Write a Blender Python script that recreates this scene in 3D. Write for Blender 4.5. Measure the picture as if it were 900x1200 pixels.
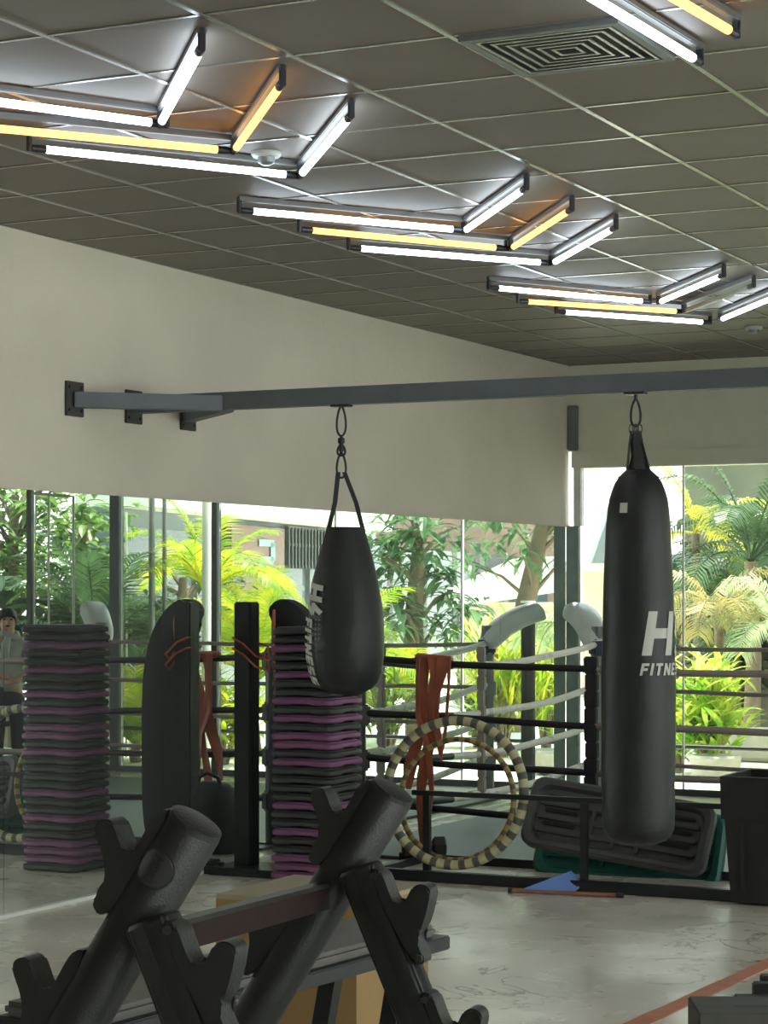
import bpy, bmesh, math, random
from mathutils import Vector, Matrix, noise
R = math.radians
C = bpy.context.scene.collection
for o in list(bpy.data.objects): bpy.data.objects.remove(o)

# ---------------------------------------------------------------- camera
F = 2567.0; CX = 450.0; HY = 690.0
CAM = Vector((6.46, 0.0, 1.62)); TH = R(26.34)
RT = Vector((math.cos(TH), math.sin(TH), 0)); FW = Vector((-math.sin(TH), math.cos(TH), 0))
cd = bpy.data.cameras.new('camera'); cam = bpy.data.objects.new('camera', cd); C.objects.link(cam)
cam.location = CAM; cam.rotation_euler = (R(90), 0, TH)
cd.sensor_fit = 'VERTICAL'; cd.sensor_height = 36; cd.lens = F/1200*36; cd.shift_y = 0.075
cd.clip_start = 0.1; cd.clip_end = 300
bpy.context.scene.camera = cam
# ---------------------------------------------------------------- world, sun, exposure
sc = bpy.context.scene
vs = sc.view_settings
vs.view_transform = 'Standard'; vs.look = 'None'; vs.gamma = 1; vs.use_curve_mapping = False
vs.exposure = 1.08
w = bpy.data.worlds.new('sky'); sc.world = w; w.use_nodes = True
nt = w.node_tree; nt.nodes.clear()
tc = nt.nodes.new('ShaderNodeTexCoord'); sx = nt.nodes.new('ShaderNodeSeparateXYZ'); nt.links.new(tc.outputs['Generated'], sx.inputs[0])
cr = nt.nodes.new('ShaderNodeValToRGB'); nt.links.new(sx.outputs['Z'], cr.inputs[0])
cr.color_ramp.elements[0].position = 0.0; cr.color_ramp.elements[0].color = (0.95, 0.97, 0.93, 1)
cr.color_ramp.elements[1].position = 0.7; cr.color_ramp.elements[1].color = (0.62, 0.78, 0.90, 1)
bg = nt.nodes.new('ShaderNodeBackground'); nt.links.new(cr.outputs[0], bg.inputs[0]); bg.inputs[1].default_value = 2.4
ow = nt.nodes.new('ShaderNodeOutputWorld'); nt.links.new(bg.outputs[0], ow.inputs[0])
sd = bpy.data.lights.new('sun', 'SUN'); sd.energy = 7.0; sd.angle = R(1.0); sd.color = (1, .95, .84)
sun = bpy.data.objects.new('sun', sd); C.objects.link(sun)
sun.rotation_euler = Vector((-0.45, 0.90, 2.75)).to_track_quat('Z', 'Y').to_euler()
# ---------------------------------------------------------------- pixel helpers (frame 900x1200)
def P(px, py, z): return CAM + FW*z + RT*((px-CX)/F*z) + Vector((0, 0, (HY-py)/F*z))
def onH(px, py, h):                # point on the horizontal plane at height h
    z = (h-CAM.z)*F/(HY-py); return P(px, py, z)
def onY(px, py, Y):
    d = FW + RT*((px-CX)/F); z = Y/d.y; return P(px, py, z)
def mir(v): return Vector((-v.x, v.y, v.z))
rnd = random.Random(7)
def lin(r, g, b):
    f = lambda c: (c/255/12.92) if c/255 <= .04045 else ((c/255+.055)/1.055)**2.4
    return (f(r), f(g), f(b), 1)

# ---------------------------------------------------------------- materials
def mat(name, col, rough=.6, metal=0, var=.12, scale=8, bump=0, bscale=60, spec=.5, coat=0):
    m = bpy.data.materials.new(name); m.use_nodes = True; t = m.node_tree
    b = t.nodes['Principled BSDF']; b.inputs['Roughness'].default_value = rough; b.inputs['Metallic'].default_value = metal
    b.inputs['Specular IOR Level'].default_value = spec; b.inputs['Coat Weight'].default_value = coat
    tc = t.nodes.new('ShaderNodeTexCoord'); n = t.nodes.new('ShaderNodeTexNoise'); n.inputs['Scale'].default_value = scale; n.inputs['Detail'].default_value = 4
    t.links.new(tc.outputs['Object'], n.inputs['Vector'])
    r = t.nodes.new('ShaderNodeValToRGB'); t.links.new(n.outputs['Fac'], r.inputs[0])
    c = Vector(col[:3]); a = c*(1-var); z = c*(1+var)
    r.color_ramp.elements[0].position = .3; r.color_ramp.elements[0].color = (*a, 1)
    r.color_ramp.elements[1].position = .7; r.color_ramp.elements[1].color = (*z, 1)
    t.links.new(r.outputs[0], b.inputs['Base Color'])
    if bump:
        n2 = t.nodes.new('ShaderNodeTexNoise'); n2.inputs['Scale'].default_value = bscale; n2.inputs['Detail'].default_value = 3
        t.links.new(tc.outputs['Object'], n2.inputs['Vector'])
        bp = t.nodes.new('ShaderNodeBump'); bp.inputs['Strength'].default_value = bump; bp.inputs['Distance'].default_value = .01
        t.links.new(n2.outputs['Fac'], bp.inputs['Height']); t.links.new(bp.outputs[0], b.inputs['Normal'])
    return m
def leafmat(name, col, col2, trans=.45):
    trans = min(.7, trans+.12)
    m = bpy.data.materials.new(name); m.use_nodes = True; t = m.node_tree; t.nodes.clear()
    g = t.nodes.new('ShaderNodeTexCoord'); n = t.nodes.new('ShaderNodeTexNoise'); n.inputs['Scale'].default_value = 3.5
    t.links.new(g.outputs['Object'], n.inputs['Vector'])
    r = t.nodes.new('ShaderNodeValToRGB'); r.color_ramp.elements[0].position = .38; r.color_ramp.elements[1].position = .62
    r.color_ramp.elements[0].color = col; r.color_ramp.elements[1].color = col2; t.links.new(n.outputs['Fac'], r.inputs[0])
    p = t.nodes.new('ShaderNodeBsdfPrincipled'); p.inputs['Roughness'].default_value = .4; t.links.new(r.outputs[0], p.inputs['Base Color'])
    tl = t.nodes.new('ShaderNodeBsdfTranslucent'); t.links.new(r.outputs[0], tl.inputs[0])
    mx = t.nodes.new('ShaderNodeMixShader'); mx.inputs[0].default_value = trans
    t.links.new(p.outputs[0], mx.inputs[1]); t.links.new(tl.outputs[0], mx.inputs[2])
    o = t.nodes.new('ShaderNodeOutputMaterial'); t.links.new(mx.outputs[0], o.inputs[0]); return m
def emit(name, col, s):
    m = bpy.data.materials.new(name); m.use_nodes = True; t = m.node_tree; t.nodes.clear()
    e = t.nodes.new('ShaderNodeEmission'); e.inputs[0].default_value = col; e.inputs[1].default_value = s
    o = t.nodes.new('ShaderNodeOutputMaterial'); t.links.new(e.outputs[0], o.inputs[0]); return m

M = {}
M['plaster'] = mat('plaster', lin(200, 192, 176), .9, var=.06, scale=1.3, bump=.7, bscale=22)
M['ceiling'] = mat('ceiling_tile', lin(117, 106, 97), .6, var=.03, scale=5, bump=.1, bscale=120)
M['tbar'] = mat('ceiling_grid_metal', lin(150, 148, 142), .25, .6, var=.25, scale=2.5)
M['lintel'] = mat('painted_lintel', lin(214, 212, 190), .8, var=.03)
M['alu'] = mat('window_metal', lin(70, 76, 76), .45, .3)
M['matteblack'] = mat('matte_black', lin(16, 17, 17), .85, spec=.1)
M['mull'] = mat('pale_grey_metal', lin(206, 206, 204), .5)
M['alugrey'] = mat('grey_metal', lin(125, 128, 126), .45, .4)
M['darkpanel'] = mat('dark_green_panel', lin(128, 144, 136), .5, 0)
M['steel'] = mat('grey_painted_steel', lin(90, 97, 100), .55, .2, var=.1, scale=6)
M['plate'] = mat('dark_plate', lin(62, 60, 58), .6, .2)
M['black'] = mat('black_vinyl', lin(31, 33, 31), .52, var=.12, scale=10, bump=.35, bscale=16)
M['blacksteel'] = mat('black_steel', lin(36, 38, 38), .42, .2, var=.15)
M['rackblack'] = mat('satin_black_powder_coat', lin(33, 33, 31), .40, 0, var=.10, scale=14, bump=.12, bscale=220)
M['cradle'] = mat('moulded_black_rubber', lin(34, 34, 33), .42, var=.12, bump=.2, bscale=150)
M['rail'] = mat('dark_red_rail', lin(40, 26, 23), .7, var=.25, scale=20, spec=.2)
M['chrome'] = mat('dull_chrome', lin(80, 78, 74), .35, .8)
M['logo'] = mat('print_grey', lin(196, 196, 186), .6, var=.06)
M['logodim'] = mat('print_dim', lin(120, 122, 112), .6)
M['purple'] = mat('purple_plastic', lin(118, 72, 106), .55, var=.1)
M['charcoal'] = mat('charcoal_plastic', lin(48, 50, 49), .55, var=.12)
M['mat'] = mat('ring_mat', lin(92, 100, 100), .5, var=.12, scale=2)
M['rope_black'] = mat('black_rope', lin(32, 33, 34), .6)
M['rope_white'] = mat('white_rope', lin(205, 205, 192), .6, var=.08)
M['rope_grey'] = mat('worn_grey_rope', lin(150, 140, 130), .7, var=.25, scale=9)
M['padwhite'] = mat('grey_white_pad', lin(224, 228, 222), .35, var=.05)
M['blue'] = mat('navy_pad', lin(34, 44, 76), .5)
M['orange'] = mat('orange_rubber', lin(164, 90, 64), .6, var=.2, scale=10)
M['cord'] = mat('orange_cord', lin(180, 80, 50), .6)
M['wood'] = mat('plywood', lin(146, 116, 72), .6, var=.10, scale=5)
M['woodtop'] = mat('plywood_top', lin(156, 144, 118), .6, var=.06, scale=5)
M['stepgrey'] = mat('grey_step', lin(82, 82, 80), .55, var=.08)
M['stepgreen'] = mat('green_step', lin(30, 96, 84), .5, var=.1)
M['bin'] = mat('black_bin', lin(36, 36, 34), .6)
M['bluesheet'] = mat('blue_plastic', lin(110, 142, 206), .5, var=.05)
M['stick'] = mat('wood_stick', lin(146, 98, 66), .6)
M['tape'] = mat('orange_tape', lin(204, 134, 106), .7, var=.12, scale=12)
M['benchpad'] = mat('bench_vinyl', lin(84, 80, 74), .4, bump=.1)
M['rubber'] = mat('rubber_step', lin(84, 82, 76), .8, var=.12)
M['emblem'] = mat('emblem_grey', lin(54, 54, 51), .45)
M['tube'] = emit('lit_white_tube', (0.72, 0.87, 1.0, 1), 7.0)
M['tubey'] = emit('lit_warm_tube', (1.0, 0.44, 0.10, 1), 2.2)
M['tubeoff'] = mat('unlit_tube', lin(150, 150, 130), .3)
M['batten'] = mat('batten_grey', lin(112, 112, 112), .35, .4)
M['cap'] = mat('black_cap', lin(38, 40, 46), .4)
M['detector'] = mat('detector_white', lin(180, 180, 172), .5)
M['skin'] = mat('skin', lin(196, 150, 122), .55, var=.04)
M['hair'] = mat('hair', lin(30, 26, 24), .6)
M['shirt'] = mat('pale_shirt', lin(176, 178, 168), .8, var=.1)
M['trouser'] = mat('dark_trousers', lin(46, 50, 54), .8)
M['pave'] = mat('paving', lin(232, 228, 214), .8, var=.06, scale=1.5)
M['soil'] = mat('soil', lin(90, 78, 60), .9, var=.2)
M['bark'] = mat('bark', lin(120, 104, 84), .9, var=.25, scale=12, bump=.5, bscale=20)
M['facade'] = mat('slate_facade', lin(112, 124, 130), .5, var=.08, scale=.8)
M['fascia'] = mat('white_fascia', lin(235, 232, 222), .7, var=.03)
M['glassdark'] = mat('dark_glazing', lin(70, 86, 94), .12, var=.15, scale=.7)
M['brownsign'] = mat('brown_sign', lin(136, 108, 98), .6)
M['teal'] = mat('teal_sign', lin(150, 190, 186), .5)
M['whitepaint'] = mat('white_paint', lin(228, 230, 222), .4, var=.03)
M['roofgrey'] = mat('roof_grey', lin(120, 130, 130), .7)
M['cream'] = mat('cream_render', lin(220, 206, 176), .8)
M['fence'] = mat('weathered_fence', lin(104, 96, 82), .85, var=.25, scale=2)
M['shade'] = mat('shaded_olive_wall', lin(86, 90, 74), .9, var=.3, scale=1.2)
M['fabric'] = mat('canopy_white', lin(236, 234, 226), .7)
M['stone'] = mat('planter_stone', lin(170, 166, 150), .8, var=.12)
M['leaf_bright'] = leafmat('leaf_bright', lin(140, 176, 40), lin(216, 214, 56), .5)
M['leaf_green'] = leafmat('leaf_green', lin(88, 124, 56), lin(138, 166, 84), .35)
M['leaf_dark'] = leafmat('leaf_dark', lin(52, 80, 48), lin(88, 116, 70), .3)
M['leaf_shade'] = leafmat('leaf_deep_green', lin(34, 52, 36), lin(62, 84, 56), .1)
M['leaf_mango'] = leafmat('leaf_mango', lin(64, 98, 60), lin(108, 144, 92), .3)
M['leaf_yellow'] = leafmat('leaf_yellow', lin(214, 200, 50), lin(180, 190, 60), .4)
M['leaf_dry'] = leafmat('leaf_dry', lin(122, 120, 76), lin(186, 168, 98), .35)
M['leaf_pale'] = leafmat('leaf_pale', lin(130, 152, 106), lin(206, 214, 166), .4)
M['croton'] = leafmat('leaf_croton', lin(124, 180, 44), lin(226, 232, 110), .4)

def floor_mat():
    m = bpy.data.materials.new('scuffed_concrete'); m.use_nodes = True; t = m.node_tree; b = t.nodes['Principled BSDF']
    g = t.nodes.new('ShaderNodeTexCoord')
    def nz(scale, detail, dist=0, mp=None):
        n = t.nodes.new('ShaderNodeTexNoise'); n.inputs['Scale'].default_value = scale; n.inputs['Detail'].default_value = detail; n.inputs['Distortion'].default_value = dist
        t.links.new(g.outputs['Object'], n.inputs['Vector']); return n
    def ramp(n, p0, p1, c0, c1):
        r = t.nodes.new('ShaderNodeValToRGB'); r.color_ramp.elements[0].position = p0; r.color_ramp.elements[1].position = p1
        r.color_ramp.elements[0].color = c0; r.color_ramp.elements[1].color = c1; t.links.new(n.outputs['Fac'], r.inputs[0]); return r
    base = ramp(nz(.8, 5), .35, .68, lin(200, 193, 176), lin(240, 232, 214))
    # thin dark scuffs: narrow band of a distorted noise
    sn = nz(1.7, 6, 1.2); r = t.nodes.new('ShaderNodeValToRGB'); e = r.color_ramp.elements
    e[0].position = .488; e[0].color = (1, 1, 1, 1); e[1].position = .512; e[1].color = (1, 1, 1, 1)
    x = e.new(.5); x.color = (.22, .21, .19, 1); t.links.new(sn.outputs['Fac'], r.inputs[0])
    msk = ramp(nz(1.1, 2), .50, .60, (0, 0, 0, 1), (1, 1, 1, 1))
    mx = t.nodes.new('ShaderNodeMix'); mx.data_type = 'RGBA'; mx.blend_type = 'MULTIPLY'
    t.links.new(msk.outputs[0], mx.inputs[0]); t.links.new(base.outputs[0], mx.inputs[6]); t.links.new(r.outputs[0], mx.inputs[7])
    t.links.new(mx.outputs[2], b.inputs['Base Color'])
    rr = ramp(nz(2.2, 4), .3, .7, (.20, .20, .20, 1), (.36, .36, .36, 1)); t.links.new(rr.outputs[0], b.inputs['Roughness'])
    bp = t.nodes.new('ShaderNodeBump'); bp.inputs['Strength'].default_value = .05; bp.inputs['Distance'].default_value = .02
    t.links.new(nz(3, 4).outputs['Fac'], bp.inputs['Height']); t.links.new(bp.outputs[0], b.inputs['Normal'])
    return m
M['floor'] = floor_mat()
def mirror_mat():
    m = bpy.data.materials.new('mirror_glass'); m.use_nodes = True; t = m.node_tree; t.nodes.clear()
    gl = t.nodes.new('ShaderNodeBsdfGlossy'); gl.inputs['Color'].default_value = (.88, .93, .90, 1); gl.inputs['Roughness'].default_value = 0.0
    df = t.nodes.new('ShaderNodeBsdfDiffuse'); df.inputs['Color'].default_value = (.7, .75, .7, 1)
    mx = t.nodes.new('ShaderNodeMixShader'); mx.inputs[0].default_value = .04  # haze mixed in as pale diffuse colour, washes out the reflection
    t.links.new(gl.outputs[0], mx.inputs[1]); t.links.new(df.outputs[0], mx.inputs[2])
    o = t.nodes.new('ShaderNodeOutputMaterial'); t.links.new(mx.outputs[0], o.inputs[0]); return m
M['mirror'] = mirror_mat()
def glass_mat():
    m = bpy.data.materials.new('window_glass'); m.use_nodes = True; t = m.node_tree; t.nodes.clear()
    tr = t.nodes.new('ShaderNodeBsdfTransparent'); tr.inputs[0].default_value = (.80, .83, .79, 1)
    gl = t.nodes.new('ShaderNodeBsdfGlossy'); gl.inputs['Roughness'].default_value = 0.02
    fr = t.nodes.new('ShaderNodeFresnel'); fr.inputs[0].default_value = 1.35
    mx = t.nodes.new('ShaderNodeMixShader'); t.links.new(fr.outputs[0], mx.inputs[0])
    t.links.new(tr.outputs[0], mx.inputs[1]); t.links.new(gl.outputs[0], mx.inputs[2])
    df = t.nodes.new('ShaderNodeBsdfDiffuse'); df.inputs[0].default_value = (.8, .84, .8, 1)
    m2 = t.nodes.new('ShaderNodeMixShader'); m2.inputs[0].default_value = .03  # pale diffuse share puts a haze over the view outside
    t.links.new(mx.outputs[0], m2.inputs[1]); t.links.new(df.outputs[0], m2.inputs[2])
    o = t.nodes.new('ShaderNodeOutputMaterial'); t.links.new(m2.outputs[0], o.inputs[0]); return m
M['glass'] = glass_mat()
M['glassclear'] = mat('clear_window_glass', (.9, .9, .9, 1), .02); M['glassclear'] = M['glass'].copy(); M['glassclear'].node_tree.nodes['Transparent BSDF'].inputs[0].default_value = (.94, .96, .95, 1)
def hoop_mat(name, c1, c2, n):
    m = bpy.data.materials.new(name); m.use_nodes = True; t = m.node_tree; b = t.nodes['Principled BSDF']; b.inputs['Roughness'].default_value = .5
    g = t.nodes.new('ShaderNodeTexCoord'); s = t.nodes.new('ShaderNodeSeparateXYZ'); t.links.new(g.outputs['Object'], s.inputs[0])
    a = t.nodes.new('ShaderNodeMath'); a.operation = 'ARCTAN2'; t.links.new(s.outputs['Y'], a.inputs[0]); t.links.new(s.outputs['X'], a.inputs[1])
    k = t.nodes.new('ShaderNodeMath'); k.operation = 'MULTIPLY'; k.inputs[1].default_value = n; t.links.new(a.outputs[0], k.inputs[0])
    q = t.nodes.new('ShaderNodeMath'); q.operation = 'SINE'; t.links.new(k.outputs[0], q.inputs[0])
    r = t.nodes.new('ShaderNodeValToRGB'); r.color_ramp.elements[0].position = .0; r.color_ramp.elements[0].color = c1; r.color_ramp.elements[1].position = .25; r.color_ramp.elements[1].color = c2
    t.links.new(q.outputs[0], r.inputs[0]); t.links.new(r.outputs[0], b.inputs['Base Color']); return m
M['hoop'] = hoop_mat('striped_hoop', lin(192, 186, 142), lin(92, 92, 82), 30)
M['hoopy'] = hoop_mat('yellow_striped_hoop', lin(176, 152, 92), lin(112, 96, 62), 32)

# ---------------------------------------------------------------- mesh helpers
def BM(): return bmesh.new()
def box(bm, lo, hi, mtx=None, bev=0):
    r = bmesh.ops.create_cube(bm, size=1); v = r['verts']
    for q in v: q.co = Vector(((q.co.x+.5)*(hi[0]-lo[0])+lo[0], (q.co.y+.5)*(hi[1]-lo[1])+lo[1], (q.co.z+.5)*(hi[2]-lo[2])+lo[2]))
    if bev:
        es = list({e for q in v for e in q.link_edges}); rr = bmesh.ops.bevel(bm, geom=es, offset=bev, segments=2, affect='EDGES')
        v = list({q for f in rr['faces'] for q in f.verts} | {q for q in v if q.is_valid})
        # include whole island
        st = list(v); seen = set(v)
        while st:
            q = st.pop()
            for e in q.link_edges:
                o = e.other_vert(q)
                if o not in seen: seen.add(o); st.append(o)
        v = list(seen)
    if mtx is not None:
        for q in v: q.co = mtx @ q.co
    return v
def tube(bm, pts, r, n=10, closed=False, caps=True):
    pts = [Vector(p) for p in pts]; rings = []; N = len(pts)
    rs = r if isinstance(r, (list, tuple)) else [r]*N
    up = None
    for i, p in enumerate(pts):
        a = pts[(i-1) % N] if (closed or i > 0) else p; b = pts[(i+1) % N] if (closed or i < N-1) else p
        t = (b-a).normalized()
        if up is None: up = t.orthogonal().normalized()
        up = (up - t*up.dot(t)); up = up.normalized() if up.length > 1e-6 else t.orthogonal().normalized()
        s = t.cross(up)
        rings.append([bm.verts.new(p+(up*math.cos(2*math.pi*k/n)+s*math.sin(2*math.pi*k/n))*rs[i]) for k in range(n)])
    M_ = N if closed else N-1
    for i in range(M_):
        A = rings[i]; B = rings[(i+1) % N]; sh = 0
        if closed and i == N-1:
            sh = min(range(n), key=lambda q: (A[0].co-B[q].co).length)
        for k in range(n): bm.faces.new((A[k], A[(k+1) % n], B[(k+1+sh) % n], B[(k+sh) % n]))
    if caps and not closed:
        bm.faces.new(list(reversed(rings[0]))); bm.faces.new(rings[-1])
def lathe(bm, prof, c, n=40, wob=None):
    rings = []
    for (r, z) in prof:
        ring = []
        for k in range(n):
            a = 2*math.pi*k/n; rr = max(r, .0005)*(1 + (wob(a, z) if wob else 0))
            ring.append(bm.verts.new((c[0]+rr*math.cos(a), c[1]+rr*math.sin(a), c[2]+z)))
        rings.append(ring)
    for i in range(len(rings)-1):
        for k in range(n): bm.faces.new((rings[i][k], rings[i][(k+1) % n], rings[i+1][(k+1) % n], rings[i+1][k]))
    bm.faces.new(list(reversed(rings[0]))); bm.faces.new(rings[-1])
def prism(bm, poly, f, k0, k1, bev=0):
    """poly: 2D points; f(a,b,k)->Vector"""
    A = [bm.verts.new(f(a, b, k0)) for a, b in poly]; B = [bm.verts.new(f(a, b, k1)) for a, b in poly]; n = len(poly)
    fs = [bm.faces.new(A), bm.faces.new(list(reversed(B)))]
    for i in range(n): fs.append(bm.faces.new((A[i], B[i], B[(i+1) % n], A[(i+1) % n])))
    if bev:
        es = [e for fc in fs[:2] for e in fc.edges]
        bmesh.ops.bevel(bm, geom=es, offset=bev, segments=2, affect='EDGES')
def smooth_poly(pts, it=2):
    for _ in range(it):
        q = []
        for i in range(len(pts)):
            a = pts[i]; b = pts[(i+1) % len(pts)]
            q += [(a[0]*.75+b[0]*.25, a[1]*.75+b[1]*.25), (a[0]*.25+b[0]*.75, a[1]*.25+b[1]*.75)]
        pts = q
    return pts
def wloc(o):
    v = Vector((0, 0, 0))
    while o is not None: v = v + o.location; o = o.parent
    return v
def obj(name, bm, m, parent=None, smooth=None, local=False, origin=None, ms=None):
    bmesh.ops.recalc_face_normals(bm, faces=bm.faces)
    me = bpy.data.meshes.new(name); bm.to_mesh(me); bm.free()
    o = bpy.data.objects.new(name, me); C.objects.link(o)
    if parent is not None:
        o.parent = parent
        if not local: me.transform(Matrix.Translation(-wloc(parent)))
    elif not local:
        xs = [v.co for v in me.vertices]
        b = origin or Vector(((min(v.x for v in xs)+max(v.x for v in xs))/2, (min(v.y for v in xs)+max(v.y for v in xs))/2, min(v.z for v in xs)))
        me.transform(Matrix.Translation(-Vector(b))); o.location = b
    for mm in (ms or [m]): me.materials.append(M[mm] if isinstance(mm, str) else mm)
    if smooth is not None:
        me.polygons.foreach_set('use_smooth', [True]*len(me.polygons))
        me.set_sharp_from_angle(angle=R(smooth))
    return o
def tag(o, label, cat, group=None, kind=None):
    if label: o['label'] = label
    if cat: o['category'] = cat
    if group: o['group'] = group
    if kind: o['kind'] = kind
    return o
def thing(name, label, cat, loc=(0, 0, 0), group=None):
    o = bpy.data.objects.new(name, None); o.empty_display_size = .1; C.objects.link(o); o.location = loc
    return tag(o, label, cat, group)
def struct(name, bm, m, parent=None, smooth=None):
    o = obj(name, bm, m, parent, smooth)
    if parent is None: o['kind'] = 'structure'
    return o
def copy_thing(src, loc, rotz, label, group=None):
    r = src.copy(); C.objects.link(r); r.location = loc; r.rotation_euler = (0, 0, rotz); r['label'] = label
    if group: r['group'] = group
    for ch in list(src.children):
        c = ch.copy(); C.objects.link(c); c.parent = r
        for g in ch.children:
            d = g.copy(); C.objects.link(d); d.parent = c
    return r
# block letters as stroke polylines on a unit-height grid (width, strokes)
T = .2
LET = {
 'H': (.80, [[(.1, 0), (.1, 1)], [(.7, 0), (.7, 1)], [(.1, .5), (.7, .5)]]),
 'F': (.62, [[(.1, 0), (.1, 1)], [(.1, .9), (.62, .9)], [(.1, .5), (.55, .5)]]),
 'I': (.20, [[(.1, 0), (.1, 1)]]),
 'T': (.66, [[(.33, 0), (.33, .9)], [(0, .9), (.66, .9)]]),
 'N': (.74, [[(.1, 0), (.1, 1)], [(.64, 0), (.64, 1)], [(.12, .95), (.62, .05)]]),
 'E': (.62, [[(.1, 0), (.1, 1)], [(.1, .9), (.62, .9)], [(.1, .5), (.56, .5)], [(.1, .1), (.62, .1)]]),
 'S': (.62, [[(.60, .9), (.12, .9), (.10, .85), (.10, .55), (.14, .5), (.48, .5), (.52, .45), (.52, .15), (.48, .1), (.02, .1)]]),
 'M': (.90, [[(.1, 0), (.1, 1)], [(.8, 0), (.8, 1)], [(.12, .95), (.45, .35), (.78, .95)]]),
 'D': (.70, [[(.1, 0), (.1, 1)], [(.1, .9), (.45, .9), (.6, .75), (.6, .25), (.45, .1), (.1, .1)]]),
 'K': (.72, [[(.1, 0), (.1, 1)], [(.65, .95), (.14, .5), (.68, .05)]]),
 '/': (.62, [[(.46, 1), (.12, .52), (.52, .48), (.12, 0)]]),
}
def letters(bm, s, f, h, gap=.14, slant=.22, t=T, scalex=1):
    x = 0
    for ch in s:
        w, st = LET[ch]
        for pl in st:
            for i in range(len(pl)-1):
                a = Vector(pl[i]); b = Vector(pl[i+1]); d = (b-a)
                L = d.length; d.normalize(); nrm = Vector((-d.y, d.x))*t/2
                if i > 0: a = a-d*t*.3
                if i < len(pl)-2: b = b+d*t*.3
                ns = max(1, int((b-a).length/.2)); rows = []
                for k in range(ns+1):
                    p = a.lerp(b, k/ns); row = []
                    for q in (-1, 0, 1):
                        u = p+nrm*q; row.append(bm.verts.new(f((x+(u.x+slant*u.y)*scalex)*h, u.y*h)))
                    rows.append(row)
                for k in range(ns):
                    for j in range(2): bm.faces.new((rows[k][j], rows[k][j+1], rows[k+1][j+1], rows[k+1][j]))
        x += (w+gap)*scalex
    return x*h

# ================================================================ ROOM SHELL
CH = 3.41; BY = 16.39; RX = 9.5; FY = -3.0; MT = 2.12
bm = BM(); box(bm, (-.05, FY, -.1), (RX+.1, BY+.08, 0)); struct('floor', bm, 'floor')
bm = BM(); box(bm, (-.2, FY, CH), (RX+.1, BY+.2, CH+.15)); struct('ceiling', bm, 'ceiling')
bm = BM(); box(bm, (-.16, FY, MT), (0, BY-.0, CH)); struct('wall_left', bm, 'plaster')
bm = BM(); box(bm, (-.16, FY, 0), (-.03, BY, MT)); struct('wall_left_lower', bm, 'plaster')
bm = BM(); box(bm, (-.16, FY-.1, 0), (RX+.1, FY, CH)); struct('wall_front', bm, 'plaster')
bm = BM()
box(bm, (RX, FY, 0), (RX+.12, -2.8, CH)); box(bm, (RX, 13.0, 0), (RX+.12, BY, CH)); box(bm, (RX, -2.8, 0), (RX+.12, 13.0, .1)); box(bm, (RX, -2.8, 3.15), (RX+.12, 13.0, CH))
struct('wall_right', bm, 'plaster')
WT = 2.585
bm = BM(); box(bm, (0, BY, WT+.13), (RX, BY+.14, CH)); struct('wall_back', bm, 'lintel')
bm = BM(); box(bm, (.03, BY-.03, WT), (RX, BY+.14, WT+.13), bev=.004); struct('trim_1', bm, 'lintel')
# ceiling grid T bars
bm = BM()
S_ = .585
for k in range(0, 17): box(bm, (k*S_-.010, FY, CH-.006), (k*S_+.010, BY, CH+.001))
k = 0
while BY-k*S_ > FY:
    y = BY-k*S_; box(bm, (0, y-.008, CH-.0045), (RX, y+.008, CH+.001)); k += 1
struct('trim_2', bm, 'tbar')
bm = BM(); box(bm, (0, FY, 0), (.02, BY-.12, .018)); struct('baseboard_left', bm, 'whitepaint')
bm = BM(); box(bm, (-.02, FY, MT-.004), (.012, BY-.0, MT+.012)); struct('trim_3', bm, 'plaster')
bm = BM(); box(bm, (0.0, BY-.05, WT+.14), (.085, BY-.002, WT+.5), bev=.008); struct('trim_4', bm, 'alugrey')
# window back
win = thing('window_1', None, None, (0, BY, 0)); win['kind'] = 'structure'
bm = BM()
box(bm, (.045, BY-.02, MT), (.105, BY+.06, WT)); obj('corner_mullion', bm, 'mull', win); bm = BM()
box(bm, (.0, BY, 0), (RX, BY+.06, .05))
for x, wd in ((3.29, .05), (4.32, .095), (5.24, .05), (6.4, .06), (7.5, .06), (8.6, .06)):
    box(bm, (x-wd/2, BY-.02, .05), (x+wd/2, BY+.06, WT))
obj('window_frame', bm, 'alu', win)
bm = BM()
for x in (.95, 2.12): box(bm, (x-.007, BY+.012, .05), (x+.007, BY+.034, WT))
obj('glazing_joint', bm, 'padwhite', win)
bm = BM()
xs = [.105, .94, 2.11, 3.26, 4.27, 5.21, 6.37, 7.47, 8.57, RX]
for a, b in zip(xs[:-1], xs[1:]): box(bm, (a+.006, BY+.018, .05), (b-.006, BY+.028, WT))
obj('window_pane', bm, 'glass', win)
bm = BM(); box(bm, (.0, BY-.07, .0), (.105, BY-.012, MT), bev=.004); struct('trim_5', bm, 'darkpanel')
# right window band (off camera, lights the room)
win = thing('window_2', None, None, (RX, 3, .1)); win['kind'] = 'structure'
bm = BM()
for k in range(8): y = -2.8+k*2.249; box(bm, (RX+.02, y, .1), (RX+.09, y+.06, 3.15))
obj('window_frame', bm, 'alu', win)
bm = BM()
for k in range(7): y = -2.8+k*2.249; box(bm, (RX+.05, y+.062, .1), (RX+.06, y+2.247, 3.15))
obj('window_pane', bm, 'glassclear', win)
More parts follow.
